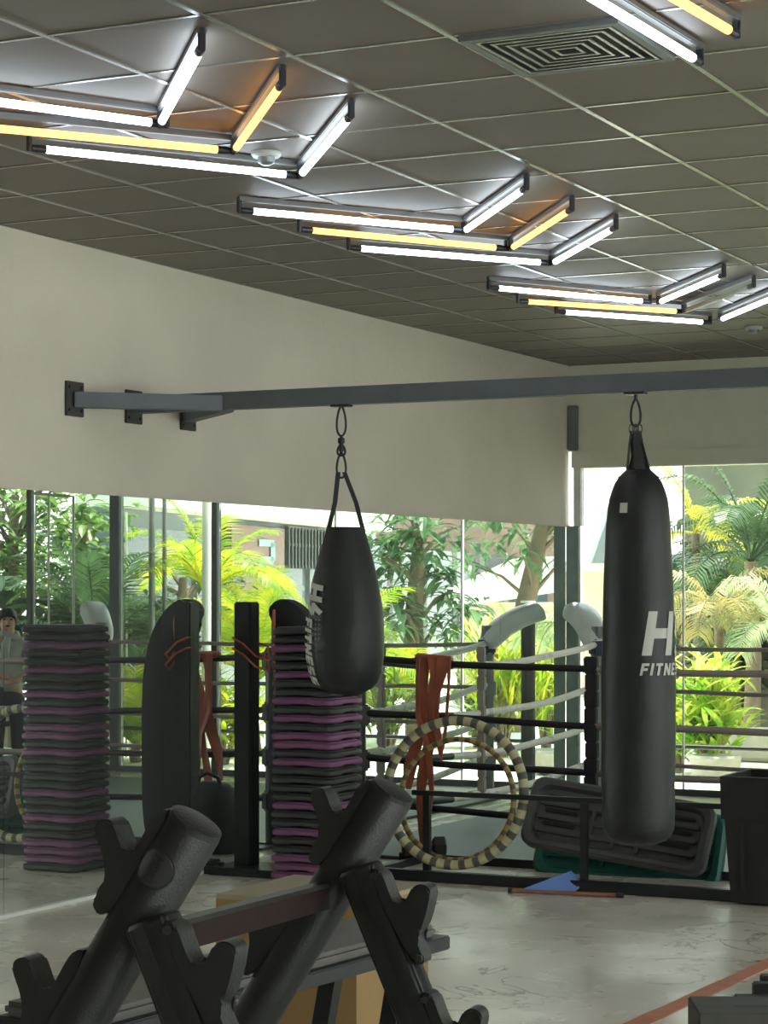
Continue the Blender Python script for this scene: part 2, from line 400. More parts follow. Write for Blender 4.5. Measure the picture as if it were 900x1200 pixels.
# mirror panels on the left wall
js = [FY, -1.2, .3, 1.8, 3.3, 4.8, 6.3, 7.5, 8.83, 10.29, 10.64, 12.1, 13.56, 15.0, BY-.0705]
mr = [('foremost', 0)]
names = ['out of frame behind the rack']*7
ylab = {7: 'mirror panel on the left wall at the left edge of the photo', 8: 'mirror panel reflecting the left column of step risers and the curved black shield',
        9: 'very narrow mirror strip just left of the black steel post', 10: 'mirror panel behind the black steel post and hanging teardrop bag',
        11: 'mirror panel just right of the teardrop bag, reflecting yellow palm fronds', 12: 'mirror panel reflecting the white corner pad and broad leaves', 13: 'mirror panel at the far corner beside the window'}
for i in range(7, len(js)-1):
    bm = BM(); box(bm, (-.0285, js[i]+.0015, .018), (0, js[i+1]-.0015, MT-.005))
    tag(obj('wall_mirror', bm, 'mirror'), ylab[i], 'mirror', 'mirror panels along the left wall')
bm = BM(); box(bm, (-.0285, FY, .018), (0, js[7]-.002, MT-.005)); struct('trim_6', bm, 'mirror')

# ================================================================ CEILING THINGS
def tube_fixture(kind, L=1.2):
    nm = {'tube': 'white', 'tubey': 'warm yellow', 'tubeoff': 'unlit'}[kind]
    t = thing('tube_light', nm, 'tube light', (0, 0, 0))
    bm = BM(); box(bm, (-L/2, -.015, -.022), (L/2, .015, 0), bev=.004); obj('housing', bm, 'batten', t, local=True)
    bm = BM(); tube(bm, [(-L/2+.055, 0, -.062), (L/2-.055, 0, -.062)], .0145, 12); obj('lamp_tube', bm, kind, t, 40, local=True)
    for s in (-1, 1):
        bm = BM(); tube(bm, [(s*(L/2-.075), 0, -.062), (s*(L/2-.035), 0, -.062)], .0155, 12); box(bm, (min(s*(L/2-.016), s*(L/2+.002)), -.012, -.076), (max(s*(L/2-.016), s*(L/2+.002)), .012, .0), bev=.004)
        tube(bm, [(s*(L/2-.04), 0, -.062), (s*(L/2-.015), 0, -.062)], .014, 12)
        obj('end_cap', bm, 'cap', t, 40, local=True)
    return t
protos = {}
def place_tube(kind, a, b, label, group):
    pa = onH(a[0], a[1], CH-.062); pb = onH(b[0], b[1], CH-.062)
    # tubes are 1.2 m long, anchored on their better seen end
    d = (pb-pa).normalized(); c = (pa+pb)/2; rz = math.atan2(d.y, d.x)
    loc = (c.x, c.y, CH-.006)
    if kind not in protos:
        o = tube_fixture(kind); protos[kind] = o; o.location = loc; o.rotation_euler = (0, 0, rz); o['label'] = label; o['group'] = group
    else: copy_thing(protos[kind], loc, rz, label, group)
G = ['tube lights of the nearest chevron', 'tube lights of the middle chevron', 'tube lights of the far chevron', 'tube lights at the top right corner']
place_tube('tube', (-148, 98), (180, 142), 'lit white long arm tube, uppermost of the three at the top left edge', G[0])
place_tube('tube', (187, 145), (237, 52), 'lit white short arm tube, leftmost of the nearest chevron', G[0])
place_tube('tubey', (-72, 142), (270, 175), 'lit yellow long arm tube running in from the left edge', G[0])
place_tube('tubey', (273, 177), (333, 92), 'lit yellow short arm tube of the nearest chevron', G[0])
place_tube('tube', (40, 172), (346, 204), 'lit white long arm tube, lowest of the nearest chevron, beside the round detector', G[0])
place_tube('tube', (350, 206), (414, 130), 'lit white short arm tube, right of the round smoke detector', G[0])
place_tube('tube', (285, 245), (540, 268), 'lit white long arm tube, uppermost of the middle chevron', G[1])
place_tube('tube', (543, 270), (617, 218), 'lit white short arm tube, leftmost of the middle chevron', G[1])
place_tube('tubey', (350, 267), (594, 290), 'lit yellow long arm tube of the middle chevron', G[1])
place_tube('tubey', (597, 291), (672, 242), 'lit yellow short arm tube of the middle chevron', G[1])
place_tube('tube', (412, 289), (642, 307), 'lit white long arm tube, lowest of the middle chevron', G[1])
place_tube('tube', (646, 308), (723, 264), 'lit white short arm tube, rightmost of the middle chevron', G[1])
place_tube('tube', (568, 335), (766, 353), 'lit white long arm tube, uppermost of the far chevron', G[2])
place_tube('tube', (770, 354), (850, 320), 'lit white short arm tube, leftmost of the far chevron', G[2])
place_tube('tubey', (613, 352), (797, 364), 'lit yellow long arm tube of the far chevron', G[2])
place_tube('tubeoff', (800, 364), (884, 333), 'unlit grey short arm tube of the far chevron', G[2])
place_tube('tube', (652, 364), (832, 377), 'lit white long arm tube, lowest of the far chevron', G[2])
place_tube('tube', (836, 377), (922, 341), 'lit white short arm tube at the right edge, last of the far chevron', G[2])
place_tube('tube', (640, -38), (824, 73), 'lit white tube beside the air vent at the top edge', G[3])
place_tube('tubey', (700, -58), (839, 24), 'lit yellow tube in the top right corner of the photo', G[3])

vc = onH(671, 56, CH)
vx = (math.floor(vc.x/S_)+.5)*S_; vy = BY-(math.floor((BY-vc.y)/S_)+.5)*S_
t = thing('air_vent', 'square ceiling air vent with nested louvres near the top edge', 'vent', (vx, vy, CH))
bm = BM(); h = S_/2-.018
for k, (o_, i_) in enumerate(((h, h-.03),)):
    for a in range(4):
        m4 = Matrix.Translation((vx, vy, CH)) @ Matrix.Rotation(a*math.pi/2, 4, 'Z')
        box(bm, (-o_, i_, -.02), (i_, o_, -.001), m4)
obj('vent_frame', bm, 'alugrey', t)
bm = BM(); box(bm, (vx-h+.02, vy-h+.02, CH-.004), (vx+h-.02, vy+h-.02, CH-.0005)); obj('duct_opening', bm, 'bin', t)
for k in range(6):
    o_ = h-.040-k*.038; bm = BM()
    for a in range(4):
        m4 = Matrix.Translation((vx, vy, CH)) @ Matrix.Rotation(a*math.pi/2, 4, 'Z')
        for q in ([(-o_, o_, -.020), (o_, o_, -.020), (o_-.010, o_-.010, -.020), (-o_+.010, o_-.010, -.020)],):
            vv = [bm.verts.new(m4 @ Vector(p)) for p in q]; v2 = [bm.verts.new(m4 @ (Vector(p)+Vector((0, 0, .003)))) for p in q]
            bm.faces.new(vv); bm.faces.new(v2)
            for i in range(4): bm.faces.new((vv[i], vv[(i+1) % 4], v2[(i+1) % 4], v2[i]))
    obj('louvre', bm, 'tbar', t)
for (px, py, lab) in ((312, 184, 'round white smoke detector beside the nearest chevron of tubes'), (883, 386, 'small smoke detector near the right edge below the far tubes')):
    c = onH(px, py, CH-.02); t = thing('smoke_detector', lab, 'smoke detector', (c.x, c.y, CH))
    bm = BM(); lathe(bm, [(.062, 0), (.062, -.012), (.055, -.02), (.045, -.022)], (c.x, c.y, CH-.001), 24); obj('base', bm, 'detector', t, 30)
    bm = BM(); lathe(bm, [(.036, 0), (.034, -.02), (.018, -.03), (.0, -.031)], (c.x, c.y, CH-.023), 20); obj('sensor_head', bm, 'alugrey', t, 30)

# ================================================================ BAG RAIL AND BAGS
BZ = 2.61; BYm = 9.99
t = thing('bag_rail', 'long grey steel beam with splayed wall braces carrying the punching bags', 'beam', (0, BYm, BZ))
bm = BM(); box(bm, (.0, BYm-.045, BZ-.045), (RX, BYm+.045, BZ+.045), bev=.004); obj('main_beam', bm, 'steel', t)
for s in (-1, 1):
    bm = BM(); a = Vector((.0, BYm+s*.56, BZ-.012)); b = Vector((.57, BYm+s*.03, BZ-.012)); d = (b-a); L = d.length
    m4 = Matrix.Translation(a) @ Matrix.Rotation(math.atan2(d.y, d.x), 4, 'Z'); box(bm, (0, -.042, -.042), (L, .042, .038), m4, bev=.004)
    obj('brace', bm, 'steel', t)
for y in (-.56, 0, .56):
    bm = BM(); box(bm, (0, BYm+y-.08, BZ-.1), (.014, BYm+y+.08, BZ+.08), bev=.003)
    for sy in (-.055, .055):
        for sz in (-.07, .05): tube(bm, [(.014, BYm+y+sy, BZ+sz), (.022, BYm+y+sy, BZ+sz)], .009, 6)
    obj('mounting_plate', bm, 'plate', t)
bm = BM(); box(bm, (RX-.014, BYm-.08, BZ-.1), (RX, BYm+.08, BZ+.1)); obj('mounting_plate', bm, 'plate', t)

def carabiner(bm, top, bot, w, r=.006, ry=Vector(RT)):
    """pear shaped link between two heights"""
    c = Vector(top); H = top[2]-bot[2]; pts = []
    n = 22
    for k in range(n):
        a = 2*math.pi*k/n; z = math.cos(a); wv = w*(.55+.45*(1-z)/2)*(1.0)
        pts.append(c + ry*math.sin(a)*wv/2*1.4 + Vector((0, 0, -H/2+z*H/2)))
    tube(bm, pts, r, 6, closed=True)
def bagpt(px, py, Y=BYm):
    return onY(px, py, Y)
# heavy bag
hb = bagpt(745, 460); hx = hb.x; PXM = (hb-CAM).dot(FW)/F       # metres per pixel at the bag
def hz(py): return CAM.z+(HY-py)*PXM
t = thing('heavy_punching_bag', 'long black cylindrical punching bag hanging at the right with a big pale letter H', 'punching bag', (hx, BYm, hz(988)))
bc = Vector((hx, BYm, 0)) + RT*(3*PXM)
prof_px = [(8, 989.5), (22, 988), (32, 984.5), (38, 979), (41.5, 970), (42.6, 950), (43.2, 880), (43.2, 800), (42, 740), (41, 700), (39.5, 660), (38, 620), (36, 600), (34, 585), (31, 575), (27.5, 566), (22, 558), (16, 552), (12, 549)]
prof = [(a*PXM, hz(b)) for a, b in prof_px]
def prof_interp(prof):
    out = []
    for i in range(len(prof)-1):
        (r0, z0), (r1, z1) = prof[i], prof[i+1]; n = max(1, int(abs(z1-z0)/.035))
        for k in range(n): out.append((r0+(r1-r0)*k/n, z0+(z1-z0)*k/n))
    out.append(prof[-1]); return out
def wob(seed, amp):
    return lambda a, z: amp*noise.noise(Vector((math.cos(a)*1.8+seed, math.sin(a)*1.8, z*5)))
bm = BM(); lathe(bm, prof_interp(prof), bc, 56, wob(1, .022)); body = obj('bag_body', bm, 'black', t, 60)
vdir = (CAM-bc); vdir.z = 0; vdir.normalize(); rdir = Vector((-vdir.y, vdir.x, 0))
if rdir.dot(RT) < 0: rdir = -rdir
def rad_at(prof, z):
    for i in range(len(prof)-1):
        (r0, z0), (r1, z1) = prof[i], prof[i+1]
        if min(z0, z1) <= z <= max(z0, z1): return r0+(r1-r0)*((z-z0)/((z1-z0) or 1))
    return prof[-1][0]
def wrap_h(phi0, z0, prof, c, off=.0045):
    def f(x, y):
        z = z0+y; r = rad_at(prof, z); ph = phi0+x/.175
        return Vector((c.x, c.y, z)) + (vdir*math.cos(ph)+rdir*math.sin(ph))*(r+off)
    return f
bm = BM(); letters(bm, 'H/', wrap_h(R(6), hz(767), prof, bc), 51*PXM, t=.23, slant=.17, scalex=.98); obj('printed_logo', bm, 'logo', body)
bm = BM(); letters(bm, 'FITNESS', wrap_h(R(2), hz(790), prof, bc), 14*PXM, t=.22, gap=.2, slant=.2); obj('printed_lettering', bm, 'logo', body)
bm = BM(); f = wrap_h(R(-36), hz(602), prof, bc, .003)
rows = [[bm.verts.new(f(x*.012, y*.012)) for x in range(5)] for y in range(5)]
for i in range(4):
    for j in range(4): bm.faces.new((rows[i][j], rows[i][j+1], rows[i+1][j+1], rows[i+1][j]))
obj('sewn_label', bm, 'logo', body)
# seams and straps of the neck
bm = BM()
for k in range(4):
    a = k*math.pi/2+.5; d = Vector((math.cos(a), math.sin(a), 0)); s = Vector((-d.y, d.x, 0))
    top = Vector((hx, BYm, hz(505))); bot = bc+Vector((0, 0, hz(553)))
    q = [(top+d*.022, .012), (top+d*.03+Vector((0, 0, -.06)), .02), (bot+d*.055, .024), (bc+d*.1+Vector((0, 0, hz(560))), .024)]
    pr = None
    for p, wd in q:
        c4 = [bm.verts.new(p+s*wd+d*.003), bm.verts.new(p-s*wd+d*.003), bm.verts.new(p-s*wd-d*.003), bm.verts.new(p+s*wd-d*.003)]
        if pr:
            for j in range(4): bm.faces.new((pr[j], pr[(j+1) % 4], c4[(j+1) % 4], c4[j]))
        else: bm.faces.new(c4)
        pr = c4
    bm.faces.new(pr)
obj('neck_strap', bm, 'black', t)
bm = BM(); lathe(bm, [(.020, hz(520)), (.05, hz(551)), (.085, hz(556))], bc, 20); obj('neck_cone', bm, 'black', t, 50)
bm = BM(); carabiner(bm, (hx, BYm, hz(468)), (hx, BYm, hz(500)), .042)
tube(bm, [(hx, BYm, BZ-.045), (hx, BYm, hz(468))], .009, 8); box(bm, (hx-.05, BYm-.03, BZ-.055), (hx+.05, BYm+.03, BZ-.045))
obj('carabiner', bm, 'blacksteel', t, 60)
for s in (-1, 0, 1):
    bm = BM(); c = Vector((hx, BYm, hz(503)))+RT*(s*.018); pts = [c+RT*(math.cos(a)*.013)+Vector((0, 0, math.sin(a)*.024)) for a in [2*math.pi*k/12 for k in range(12)]]
    tube(bm, pts, .004, 6, closed=True); obj('ring', bm, 'chrome', t, 60)

# teardrop bag
tb = bagpt(400, 475); tx = tb.x; PT = (tb-CAM).dot(FW)/F
def tz(py): return CAM.z+(HY-py)*PT
t = thing('teardrop_punching_bag', 'black teardrop punching bag hanging at the centre with vertical pale lettering', 'punching bag', (tx, BYm, tz(813)))
bc = Vector((tx, BYm, 0))+RT*(5*PT)
prof_px = [(8, 814), (20, 812), (30, 807), (37, 799), (41.5, 788), (44.5, 772), (46, 755), (46, 738), (44.5, 720), (42, 700), (38.5, 680), (34, 660), (29.5, 642), (25, 628), (21.5, 618)]
prof = [(a*PT, tz(b)) for a, b in prof_px]
bm = BM(); lathe(bm, prof_interp(prof), bc, 56, wob(5, .05)); body = obj('bag_body', bm, 'black', t, 60)
vdir = (CAM-bc); vdir.z = 0; vdir.normalize(); rdir = Vector((-vdir.y, vdir.x, 0))
if rdir.dot(RT) < 0: rdir = -rdir
def wrap_v(phi0, z0):
    def f(x, y):
        z = z0-x; r = rad_at(prof, z); ph = phi0+y/.18
        return Vector((bc.x, bc.y, z)) + (vdir*math.cos(ph)+rdir*math.sin(ph))*(r+.011)
    return f
bm = BM(); letters(bm, 'H/', wrap_v(R(-74), tz(683)), .115, t=.28, slant=.2, scalex=.85); obj('printed_logo', bm, 'logo', body)
bm = BM(); letters(bm, 'FITNESS', wrap_v(R(-78), tz(723)), .072, t=.26, gap=.17, slant=.2, scalex=.92); obj('printed_lettering', bm, 'logo', body)
bm = BM()
f = wrap_v(R(-48), tz(724))
for ln in range(2):
    for k in range(5):
        x0 = k*.024; y0 = ln*.022
        vv = [bm.verts.new(f(x0+a, y0+b)) for a, b in ((0, 0), (.016, 0), (.016, .005), (0, .005))]; bm.faces.new(vv)
        vv = [bm.verts.new(f(x0+a, y0+b)) for a, b in ((0.006, 0), (.010, 0), (.010, .014), (0.006, .014))]; bm.faces.new(vv)
obj('printed_small_marks', bm, 'logodim', body)
bm = BM()
for s in (-1, 1):
    top = Vector((tx, BYm, tz(557)))+RT*(s*.016); pr = None
    q = [(top+Vector((0, 0, .015)), .016), (bc+RT*(s*.055)+Vector((0, 0, tz(590))), .018), (bc+RT*(s*20*PT)+Vector((0, 0, tz(620))), .018), (bc+RT*(s*24*PT)-FW*.03+Vector((0, 0, tz(640))), .018)]
    d = RT*s
    for p, wd in q:
        c4 = [bm.verts.new(p+d*.012+FW*wd), bm.verts.new(p+d*.012-FW*wd), bm.verts.new(p-d*.012-FW*wd), bm.verts.new(p-d*.012+FW*wd)]
        if pr:
            for j in range(4): bm.faces.new((pr[j], pr[(j+1) % 4], c4[(j+1) % 4], c4[j]))
        else: bm.faces.new(c4)
        pr = c4
    bm.faces.new(pr)
obj('hanging_strap', bm, 'black', t)
for a, b in ((476, 511), (531, 560)):
    bm = BM(); carabiner(bm, (tx, BYm, tz(a)), (tx, BYm, tz(b)), .042)
    if a == 476: tube(bm, [(tx, BYm, BZ-.045), (tx, BYm, tz(476))], .009, 8); box(bm, (tx-.05, BYm-.03, BZ-.055), (tx+.05, BYm+.03, BZ-.045))
    obj('carabiner', bm, 'blacksteel', t, 60)
bm = BM(); lathe(bm, [(.006, tz(512)), (.018, tz(514)), (.018, tz(519)), (.009, tz(521)), (.009, tz(523)), (.014, tz(525)), (.012, tz(528)), (.004, tz(533))], (tx, BYm, 0), 14); carabiner(bm, (tx, BYm, tz(521)), (tx, BYm, tz(534)), .036)
obj('swivel', bm, 'blacksteel', t, 60)

# ================================================================ STACKED STEP RISERS
def riser_mesh():
    bm = BM()
    def loop(hw, z, r, wav=0):
        vs = []
        for cx_, cy_, a0 in ((1, 1, 0), (-1, 1, 90), (-1, -1, 180), (1, -1, 270)):
            for k in range(5):
                a = R(a0+k*22.5); vs.append((cx_*(hw-r)+r*math.cos(a), cy_*(hw-r)+r*math.sin(a), z))
            # mid side points for the notch
            nx, ny = {(1, 1): (0, 1), (-1, 1): (-1, 0), (-1, -1): (0, -1), (1, -1): (1, 0)}[(cx_, cy_)]
            tx_, ty_ = -ny, nx
            for s, dz in ((-.075, 0), (-.05, wav), (.05, wav), (.075, 0)):
                vs.append((nx*hw+tx_*s, ny*hw+ty_*s, z+dz))
        return [bm.verts.new(v) for v in vs]
    L = [loop(.15, .050, .04), loop(.168, .050, .045), loop(.176, .046, .048), loop(.178, .04, .05), loop(.190, .036, .05), loop(.194, .030, .05), loop(.194, .014, .05, .0035), loop(.188, .006, .05, .007), loop(.17, .006, .045, .007)]
    n = len(L[0])
    bm.faces.new(L[0])
    for a, b in zip(L[:-1], L[1:]):
        for k in range(n): bm.faces.new((a[k], a[(k+1) % n], b[(k+1) % n], b[k]))
    bm.faces.new(list(reversed(L[-1]))); return bm
cols = 'DPPPDDPDDPDDDDPDPPDPDPDDPDDPDD'
ordn = ['lowest', 'second', 'third', 'fourth', 'fifth', 'sixth', 'seventh', 'eighth', 'ninth', 'tenth', 'eleventh', 'twelfth', 'thirteenth', 'fourteenth', 'fifteenth', 'sixteenth', 'seventeenth', 'eighteenth', 'nineteenth', 'twentieth', 'twenty-first', 'twenty-second', 'twenty-third', 'twenty-fourth', 'twenty-fifth', 'twenty-sixth', 'twenty-seventh', 'twenty-eighth', 'twenty-ninth', 'topmost']
def two(pr, pm):       # floor point seen directly at column pr and in the wall mirror at column pm
    def tt(px): d = FW+RT*((px-CX)/F); return -d.x/d.y
    Y = 2*CAM.x/(tt(pr)+tt(pm)); return CAM.x-Y*tt(pr), Y
SX, SY = two(371.5, 78)
pr = {}
for i, ch in enumerate(cols):
    nm = 'purple' if ch == 'P' else 'charcoal'
    if ch not in pr: o = obj('step_riser', riser_mesh(), nm, local=True, smooth=35); pr[ch] = o
    else: o = pr[ch].copy(); C.objects.link(o)
    o.location = (SX+rnd.uniform(-.007, .007), SY+rnd.uniform(-.005, .005), i*.0472-.005 if i else 0); o.rotation_euler = (0, 0, R(rnd.uniform(-1.5, 1.5)))
    lb = ordn[i]+(' from the floor' if 0 < i < 29 else '')
    tag(o, f'{nm} square plastic step riser, {lb} in the tall stack', 'step riser', 'step risers in the tall stack')

# ================================================================ BOXING RING
RX0, RX1, RY0, RY1 = .46, 4.09, 12.08, 15.82; NX = .30
HR = [1.17, .84, .56, .28]
ring = thing('boxing_ring', 'roped boxing ring on a dark mat beyond the bags', 'boxing ring', ((RX0+RX1)/2, (RY0+RY1)/2, 0))
bm = BM(); box(bm, (RX0-.25, RY0-.3, 0), (RX1+.3, RY1-.1, .02), bev=.004); obj('ring_mat', bm, 'mat', ring)
posts = {'nl': (NX, RY0), 'nr': (RX1, RY0), 'fl': (RX0, RY1), 'fr': (RX1, RY1)}
cen = Vector(((RX0+RX1)/2, (RY0+RY1)/2, 0))
for kx, (x, y) in posts.items():
    near = kx == 'nl'
    bm = BM(); tube(bm, [(x, y, 0), (x, y, 1.33 if not near else 1.25)], .05, 14); box(bm, (x-.12, y-.12, 0), (x+.12, y+.12, .03))
    p = obj('corner_post', bm, 'blacksteel' if near else 'alugrey', ring, 40)
    d = (Vector((x, y, 0))-cen).normalized(); s = Vector((-d.y, d.x, 0))
    for h in HR:
        bm = BM(); box(bm, (-.05, -.06, h-.065), (.065, .06, h+.065), Matrix.Translation((x, y, 0)) @ Matrix.Rotation(math.atan2(-d.y, -d.x), 4, 'Z'), bev=.015)
        obj('turnbuckle_cover', bm, 'blue' if (not near and h > 1) else ('black' if near else 'alugrey'), p)
    if not near:
        # long rounded pad rising outwards from the post top
        bm = BM(); b0 = Vector((x, y, 1.18))-d*.03; ax = (d*.82+Vector((0, 0, .44))).normalized(); up = s.cross(ax).normalized()
        if up.z < 0: up = -up
        prev = None; L = .58; secs = 12
        for i in range(secs+1):
            u = i/secs; e = min(1, math.sqrt(max(0, 1-((u-.88)/.12)**2)) if u > .88 else (.6+.4*min(1, u/.1))); e = max(e, .05)
            ctr = b0+ax*(u*L)+up*(.05*math.sin(u*math.pi))
            rg = [bm.verts.new(ctr+s*(.115*e*math.copysign(abs(math.cos(a))**.7, math.cos(a)))+up*(.085*e*math.copysign(abs(math.sin(a))**.7, math.sin(a)))) for a in [2*math.pi*k/18 for k in range(18)]]
            if prev:
                for k in range(18): bm.faces.new((prev[k], prev[(k+1) % 18], rg[(k+1) % 18], rg[k]))
            else: bm.faces.new(rg)
            prev = rg
        bm.faces.new(prev)
        obj('corner_pad', bm, 'padwhite', p, 60)
def rope_mat(name, axis, cut, c1, c2):
    m = bpy.data.materials.new(name); m.use_nodes = True; t = m.node_tree; b = t.nodes['Principled BSDF']; b.inputs['Roughness'].default_value = .6
    g = t.nodes.new('ShaderNodeTexCoord'); s = t.nodes.new('ShaderNodeSeparateXYZ'); t.links.new(g.outputs['Object'], s.inputs[0])
    k = t.nodes.new('ShaderNodeMath'); k.operation = 'GREATER_THAN'; k.inputs[1].default_value = cut; t.links.new(s.outputs[axis], k.inputs[0])
    n = t.nodes.new('ShaderNodeTexNoise'); n.inputs['Scale'].default_value = 7; t.links.new(g.outputs['Object'], n.inputs['Vector'])
    r = t.nodes.new('ShaderNodeValToRGB'); r.color_ramp.elements[0].position = .33; r.color_ramp.elements[0].color = (*[v*.72 for v in c2[:3]], 1); r.color_ramp.elements[1].position = .4; r.color_ramp.elements[1].color = c2
    t.links.new(n.outputs['Fac'], r.inputs[0])
    mx = t.nodes.new('ShaderNodeMix'); mx.data_type = 'RGBA'; t.links.new(k.outputs[0], mx.inputs[0]); mx.inputs[6].default_value = c1
    t.links.new(r.outputs[0], mx.inputs[7]); t.links.new(mx.outputs[2], b.inputs['Base Color']); return m
rc = ring.location
M['rope_near'] = rope_mat('black_then_worn_rope', 'X', 1.86-rc.x, lin(30, 31, 32), lin(150, 138, 128))
M['rope_left'] = rope_mat('black_then_white_rope', 'Y', 13.35-rc.y, lin(34, 35, 36), lin(228, 226, 212))
def rope(a, b, r, m, sag):
    pts = []
    for i in range(25):
        u = i/24; p = Vector(a).lerp(Vector(b), u); p.z -= sag*4*u*(1-u)+.004*math.sin(u*17+a[2]*9); pts.append(p)
    bm = BM(); tube(bm, pts, r, 10); return obj('rope', bm, m, ring, 60)
for h in HR:
    rope((NX, RY0, h+.02), (RX1, RY0, h-.02), .0205, 'rope_near', .03)
    rope((RX0, RY1, h+.01), (RX1, RY1, h+.0), .0165, 'rope_grey', .015)
    rope((NX, RY0, h+.02), (RX0, RY1, h+.03), .025, 'rope_left', .10)
    rope((RX1, RY0, h), (RX1, RY1, h), .022, 'rope_black', .03)
def strap(x, y, m, w=.03):
    bm = BM(); pts = [(x+.006*math.sin(k*1.7), y, .22+k*.1) for k in range(11)]
    for i in range(10): box(bm, (min(pts[i][0], pts[i+1][0])-w, y-.028, pts[i][2]), (max(pts[i][0], pts[i+1][0])+w, y+.028, pts[i+1][2]+.002), bev=.008)
    obj('rope_spacer', bm, m, ring)
strap(1.84, RY0, 'rope_black', .036); strap(1.935, RY0, 'rope_grey', .024); strap(.385, 13.78, 'rope_grey', .022)
strap(RX1, 13.9, 'rope_black')

# ================================================================ STEEL POST, SHIELD, ORANGE CORD
t = thing('steel_post', 'square black steel post on a bolted base plate against the mirrors', 'post', (.225, 10.87, 0))
bm = BM(); box(bm, (.145, 10.82, .03), (.255, 10.93, 1.545), bev=.008); obj('upright', bm, 'blacksteel', t)
bm = BM(); box(bm, (.02, 10.70, 0), (.62, 10.85, .03)); box(bm, (.06, 10.68, .0), (.56, 11.02, .045), bev=.004); 
for x in (.1, .48): tube(bm, [(x, 10.76, .045), (x, 10.76, .065)], .018, 8)
obj('base_plate', bm, 'blacksteel', t)
bm = BM()
for k, (z0, z1) in enumerate(((1.34, 1.24), (1.28, 1.18))):
    tube(bm, [(.15, 10.80, z0), (.22, 10.795, (z0+z1)/2+.02), (.30, 10.80, z1), (.33, 10.9, z1-.03), (.30, 10.945, (z0+z1)/2), (.15, 10.945, z0), (.15, 10.8, z0)], .006, 6)
tag(obj('tied_cord', bm, 'cord'), 'thin orange cord looped round the black steel post', 'cord')
bm = BM(); tube(bm, [(.325, 10.97, 1.50), (.33, 10.955, 1.42), (.325, 10.96, 1.3), (.33, 10.965, 1.15), (.335, 10.97, 1.0)], [.009, .012, .010, .009, .006], 8)
tag(obj('hanging_band', bm, 'orange'), 'short orange band hanging between the black steel post and the riser stack', 'band')
# curved shield seen behind the stack and in the mirror
cx0, cy0 = .445, 11.10
poly = [(-.17, 0), (.17, 0), (.18, .5), (.18, .9), (.17, 1.1), (.12, 1.32), (.02, 1.47), (-.08, 1.53), (-.16, 1.53), (-.22, 1.47), (-.19, 1.42), (-.16, 1.36), (-.16, .6)]
poly = smooth_poly(poly, 2)
t = thing('curved_shield', 'tall black curved body shield standing behind the riser stack', 'body shield', (cx0, cy0, 0))
bm = BM(); prism(bm, poly, lambda a, b, k: Vector((cx0+a+.0, cy0+k, b+.03)), -.045, .045, .015); obj('padded_face', bm, 'black', t, 40)
bm = BM(); box(bm, (cx0-.12, cy0-.06, 0), (cx0+.14, cy0+.16, .035), bev=.008); obj('foot', bm, 'blacksteel', t)
bm = BM(); tube(bm, [(cx0+.02, cy0+.05, .9), (cx0+.02, cy0+.10, .95), (cx0+.02, cy0+.10, 1.15), (cx0+.02, cy0+.05, 1.2)], .012, 8); obj('handle', bm, 'rope_black', t, 60)

t = thing('duffel_bag', 'black duffel bag on the floor behind the riser stack, mostly seen in the mirror', 'bag', (.475, 11.62, 0))
bm = BM(); prev = None
for i in range(9):
    u = i/8; sc_ = (1, 1.04, 1.05, 1.04, 1, .93, .8, .6, .3)[i]; z_ = (.0, .05, .12, .2, .28, .34, .39, .42, .435)[i]
    rg = [bm.verts.new((.475+.17*sc_*math.copysign(abs(math.cos(a))**.6, math.cos(a)), 11.62+.13*sc_*math.copysign(abs(math.sin(a))**.6, math.sin(a)), z_)) for a in [2*math.pi*k/20 for k in range(20)]]
    if prev:
        for k in range(20): bm.faces.new((prev[k], prev[(k+1) % 20], rg[(k+1) % 20], rg[k]))
    else: bm.faces.new(rg)
    prev = rg
bm.faces.new(prev); obj('bag_body', bm, 'black', t, 50)
bm = BM(); tube(bm, [(.37, 11.60, .36), (.41, 11.58, .46), (.475, 11.57, .49), (.54, 11.58, .46), (.58, 11.60, .36)], .012, 8); obj('handle', bm, 'blacksteel', t, 60)

# ================================================================ LOW STEEL RACK, HOOPS, STEPS, BIN
Y0, Y1 = 10.98, 11.75
t = thing('low_steel_rack', 'low black steel floor rack holding the hoops and step platforms', 'rack', (3, 11.3, 0))
bm = BM(); box(bm, (.75, Y0-.03, 0), (7.2, Y0+.03, .06), bev=.004); obj('front_floor_rail', bm, 'blacksteel', t)
bm = BM(); box(bm, (.75, Y1-.02, 0), (7.2, Y1+.02, .05), bev=.004); obj('back_floor_rail', bm, 'blacksteel', t)
bm = BM(); box(bm, (1.2, Y0-.014, .475), (7.2, Y0+.014, .503), bev=.003); obj('top_rail', bm, 'blacksteel', t)
for x in (1.29, 2.22, 3.7, 5.2, 6.9):
    bm = BM(); box(bm, (x-.019, Y0-.016, .06), (x+.019, Y0+.016, .475)); obj('upright', bm, 'blacksteel', t)
for x in (.9, 3.7, 6.9):
    bm = BM(); box(bm, (x-.02, Y0+.03, .0), (x+.02, Y1-.02, .04)); obj('cross_member', bm, 'blacksteel', t)
def hoop(px, py, z, Rr, r, m, lab, tilt, yaw):
    c = P(px, py, z); bm = BM(); n = 72
    tube(bm, [(Rr*math.cos(2*math.pi*k/n), Rr*math.sin(2*math.pi*k/n), 0) for k in range(n)], r, 12, closed=True)
    o = obj('hula_hoop', bm, m, local=True, smooth=60); o.location = c; o.rotation_euler = (R(90+tilt), 0, yaw)
    return tag(o, lab, 'hoop', 'hula hoops leaning on the low rack')
hoop(533, 929, 12.06, .396, .027, 'hoop', 'large thick grey and cream striped hoop leaning on the low rack', -7, R(6))
hoop(535, 937, 12.35, .340, .016, 'hoopy', 'smaller thin yellowish hoop leaning inside the large one', -9, R(4))

